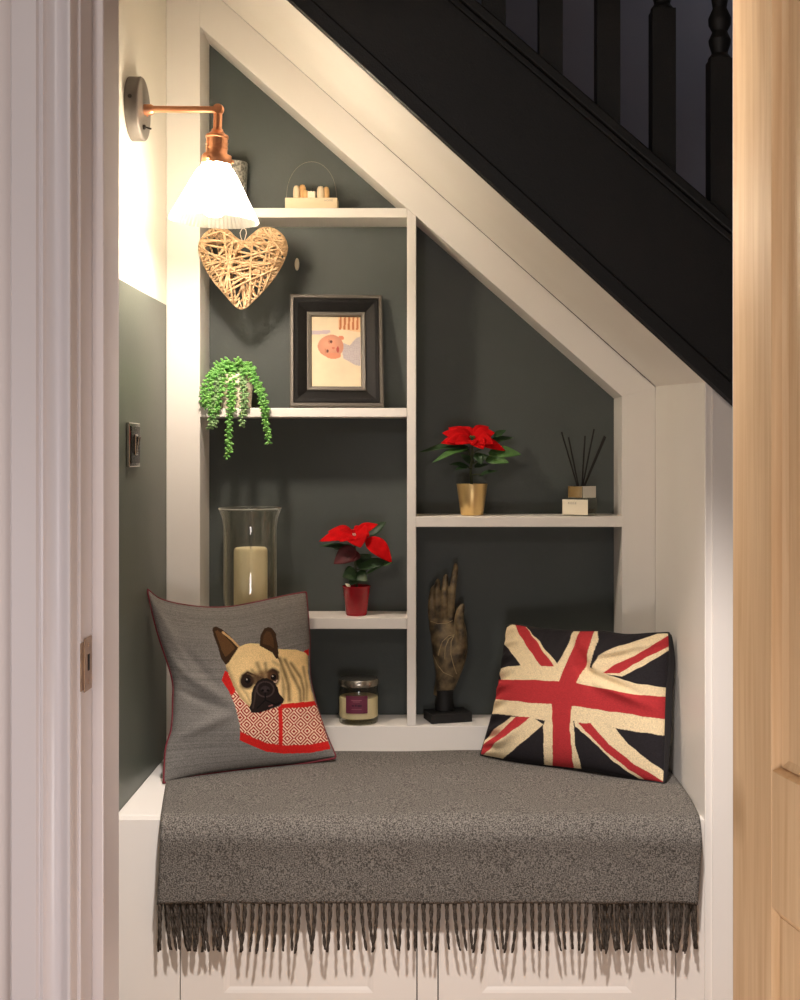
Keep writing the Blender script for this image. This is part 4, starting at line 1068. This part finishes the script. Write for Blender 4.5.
peg(455,490,ph(246),M['blockwood'],-.004); peg(486,526,ph(236),M['beech'],.004); peg(516,543,ph(276),M['beech'],-.006)
peg(600,640,ph(250),M['blockwood'],-.003); peg(638,670,ph(250),M['beech'],.003)
a, b = TT(542,330).x, TT(590,330).x
cu = MB().box(a,b,yt-.013,yt-.013+(b-a),zt_,zt_+ph(286)).build('letter_cube', M['label'], ob, bevel=.0012)
for x,y in ((556,318),(574,322),(574,308)):
    q_ = TT(x,y); MB().ball((q_.x,yt-.0132,q_.z),(.0010,.0005,.0014),seg=8,rings=5).build('letter_mark', M['slot'], cu)
xm = (311.5-CX)*kt; wr = []
for i in range(25):
    a_ = PI*i/24; wr.append((xm-.0565*math.cos(a_), yt, zt_+.085*math.sin(a_)**.9 if 0 < i < 24 else zt_))
MB().tube(wr, .0005, 6).build('wire_arch', M['wire'], ob, smooth=True)
# silvered tumbler behind the lamp shade
yq = YF+.064; kq = yq/F; xq = (231-CX)*kq; hq = CZ-(163.5-CY)*kq-zS1
tb = thing('silver_tumbler', (xq,yq,zS1), 'mottled silver glass tumbler on the top shelf behind the lamp shade', 'tumbler')
MB().lathe([(0,0),(.030,0),(.032,.002),(.0375,hq-.001),(.0370,hq),(.0355,hq-.001),(.030,.008),(0,.006)], (xq,yq,zS1+.0006), 40).build('tumbler_glass', M['silverglass'], tb, smooth='auto')

# ================================================================ LIGHT
w = bpy.data.worlds.new('world'); S.world = w; w.use_nodes = True
w.node_tree.nodes['Background'].inputs[0].default_value = (.95,.95,1,1); w.node_tree.nodes['Background'].inputs[1].default_value = .06
def area(name, loc, size, power, color, target):
    l = bpy.data.lights.new(name,'AREA'); l.shape = 'DISK'; l.size = size; l.energy = power; l.color = color
    o = bpy.data.objects.new(name, l); COL.objects.link(o); o.location = loc
    o.rotation_euler = (Vector(target)-Vector(loc)).to_track_quat('-Z','Y').to_euler(); return o
l = bpy.data.lights.new('ceiling_downlight','SPOT'); l.energy = 235; l.color = (1,.90,.85); l.spot_size = math.radians(44); l.spot_blend = .6; l.shadow_soft_size = .05
o = bpy.data.objects.new('ceiling_downlight', l); COL.objects.link(o); o.location = (.08,1.00,2.42)
o.rotation_euler = (Vector((0,2.27,.2))-o.location).to_track_quat('-Z','Y').to_euler()
l = bpy.data.lights.new('jamb_fill_light','POINT'); l.energy = 7; l.color = (1,.92,.93); l.shadow_soft_size = .15  # added fill without a real source, brightens the left door casing
o = bpy.data.objects.new('jamb_fill_light', l); COL.objects.link(o); o.location = (-1.0,.72,.95)
l = bpy.data.lights.new('low_fill_light','POINT'); l.energy = 13; l.color = (1,.93,.92); l.shadow_soft_size = .15  # unseen low fill, added for the jamb faces and bench front
o = bpy.data.objects.new('low_fill_light', l); COL.objects.link(o); o.location = (.02,.60,.48)
l = bpy.data.lights.new('room_fill_light','POINT'); l.energy = 32; l.color = (1,.90,.84); l.shadow_soft_size = .15  # fill added behind the viewer to lift the oak door moulding
o = bpy.data.objects.new('room_fill_light', l); COL.objects.link(o); o.location = (-.6,-.6,2.15)
l = bpy.data.lights.new('stairwell_fill_light','POINT'); l.energy = .5; l.color = (.92,.94,1); l.shadow_soft_size = .1  # added fill, lightens the wall between the balusters
o = bpy.data.objects.new('stairwell_fill_light', l); COL.objects.link(o); o.location = (.9,2.95,2.4)

# ================================================================ CAMERA
cam = bpy.data.cameras.new('camera'); co = bpy.data.objects.new('camera', cam); COL.objects.link(co)
co.location = (0,0,CZ); co.rotation_euler = (PI/2,0,0)
cam.sensor_fit = 'HORIZONTAL'; cam.sensor_width = 36; cam.lens = F/800*36
cam.shift_x = (400-CX)/800; cam.shift_y = -(500-CY)/800
cam.clip_start = .02
S.camera = co
S.view_settings.view_transform = 'Standard'; S.view_settings.look = 'None'; S.view_settings.gamma = 1; S.view_settings.exposure = 0
S.view_settings.use_curve_mapping = False
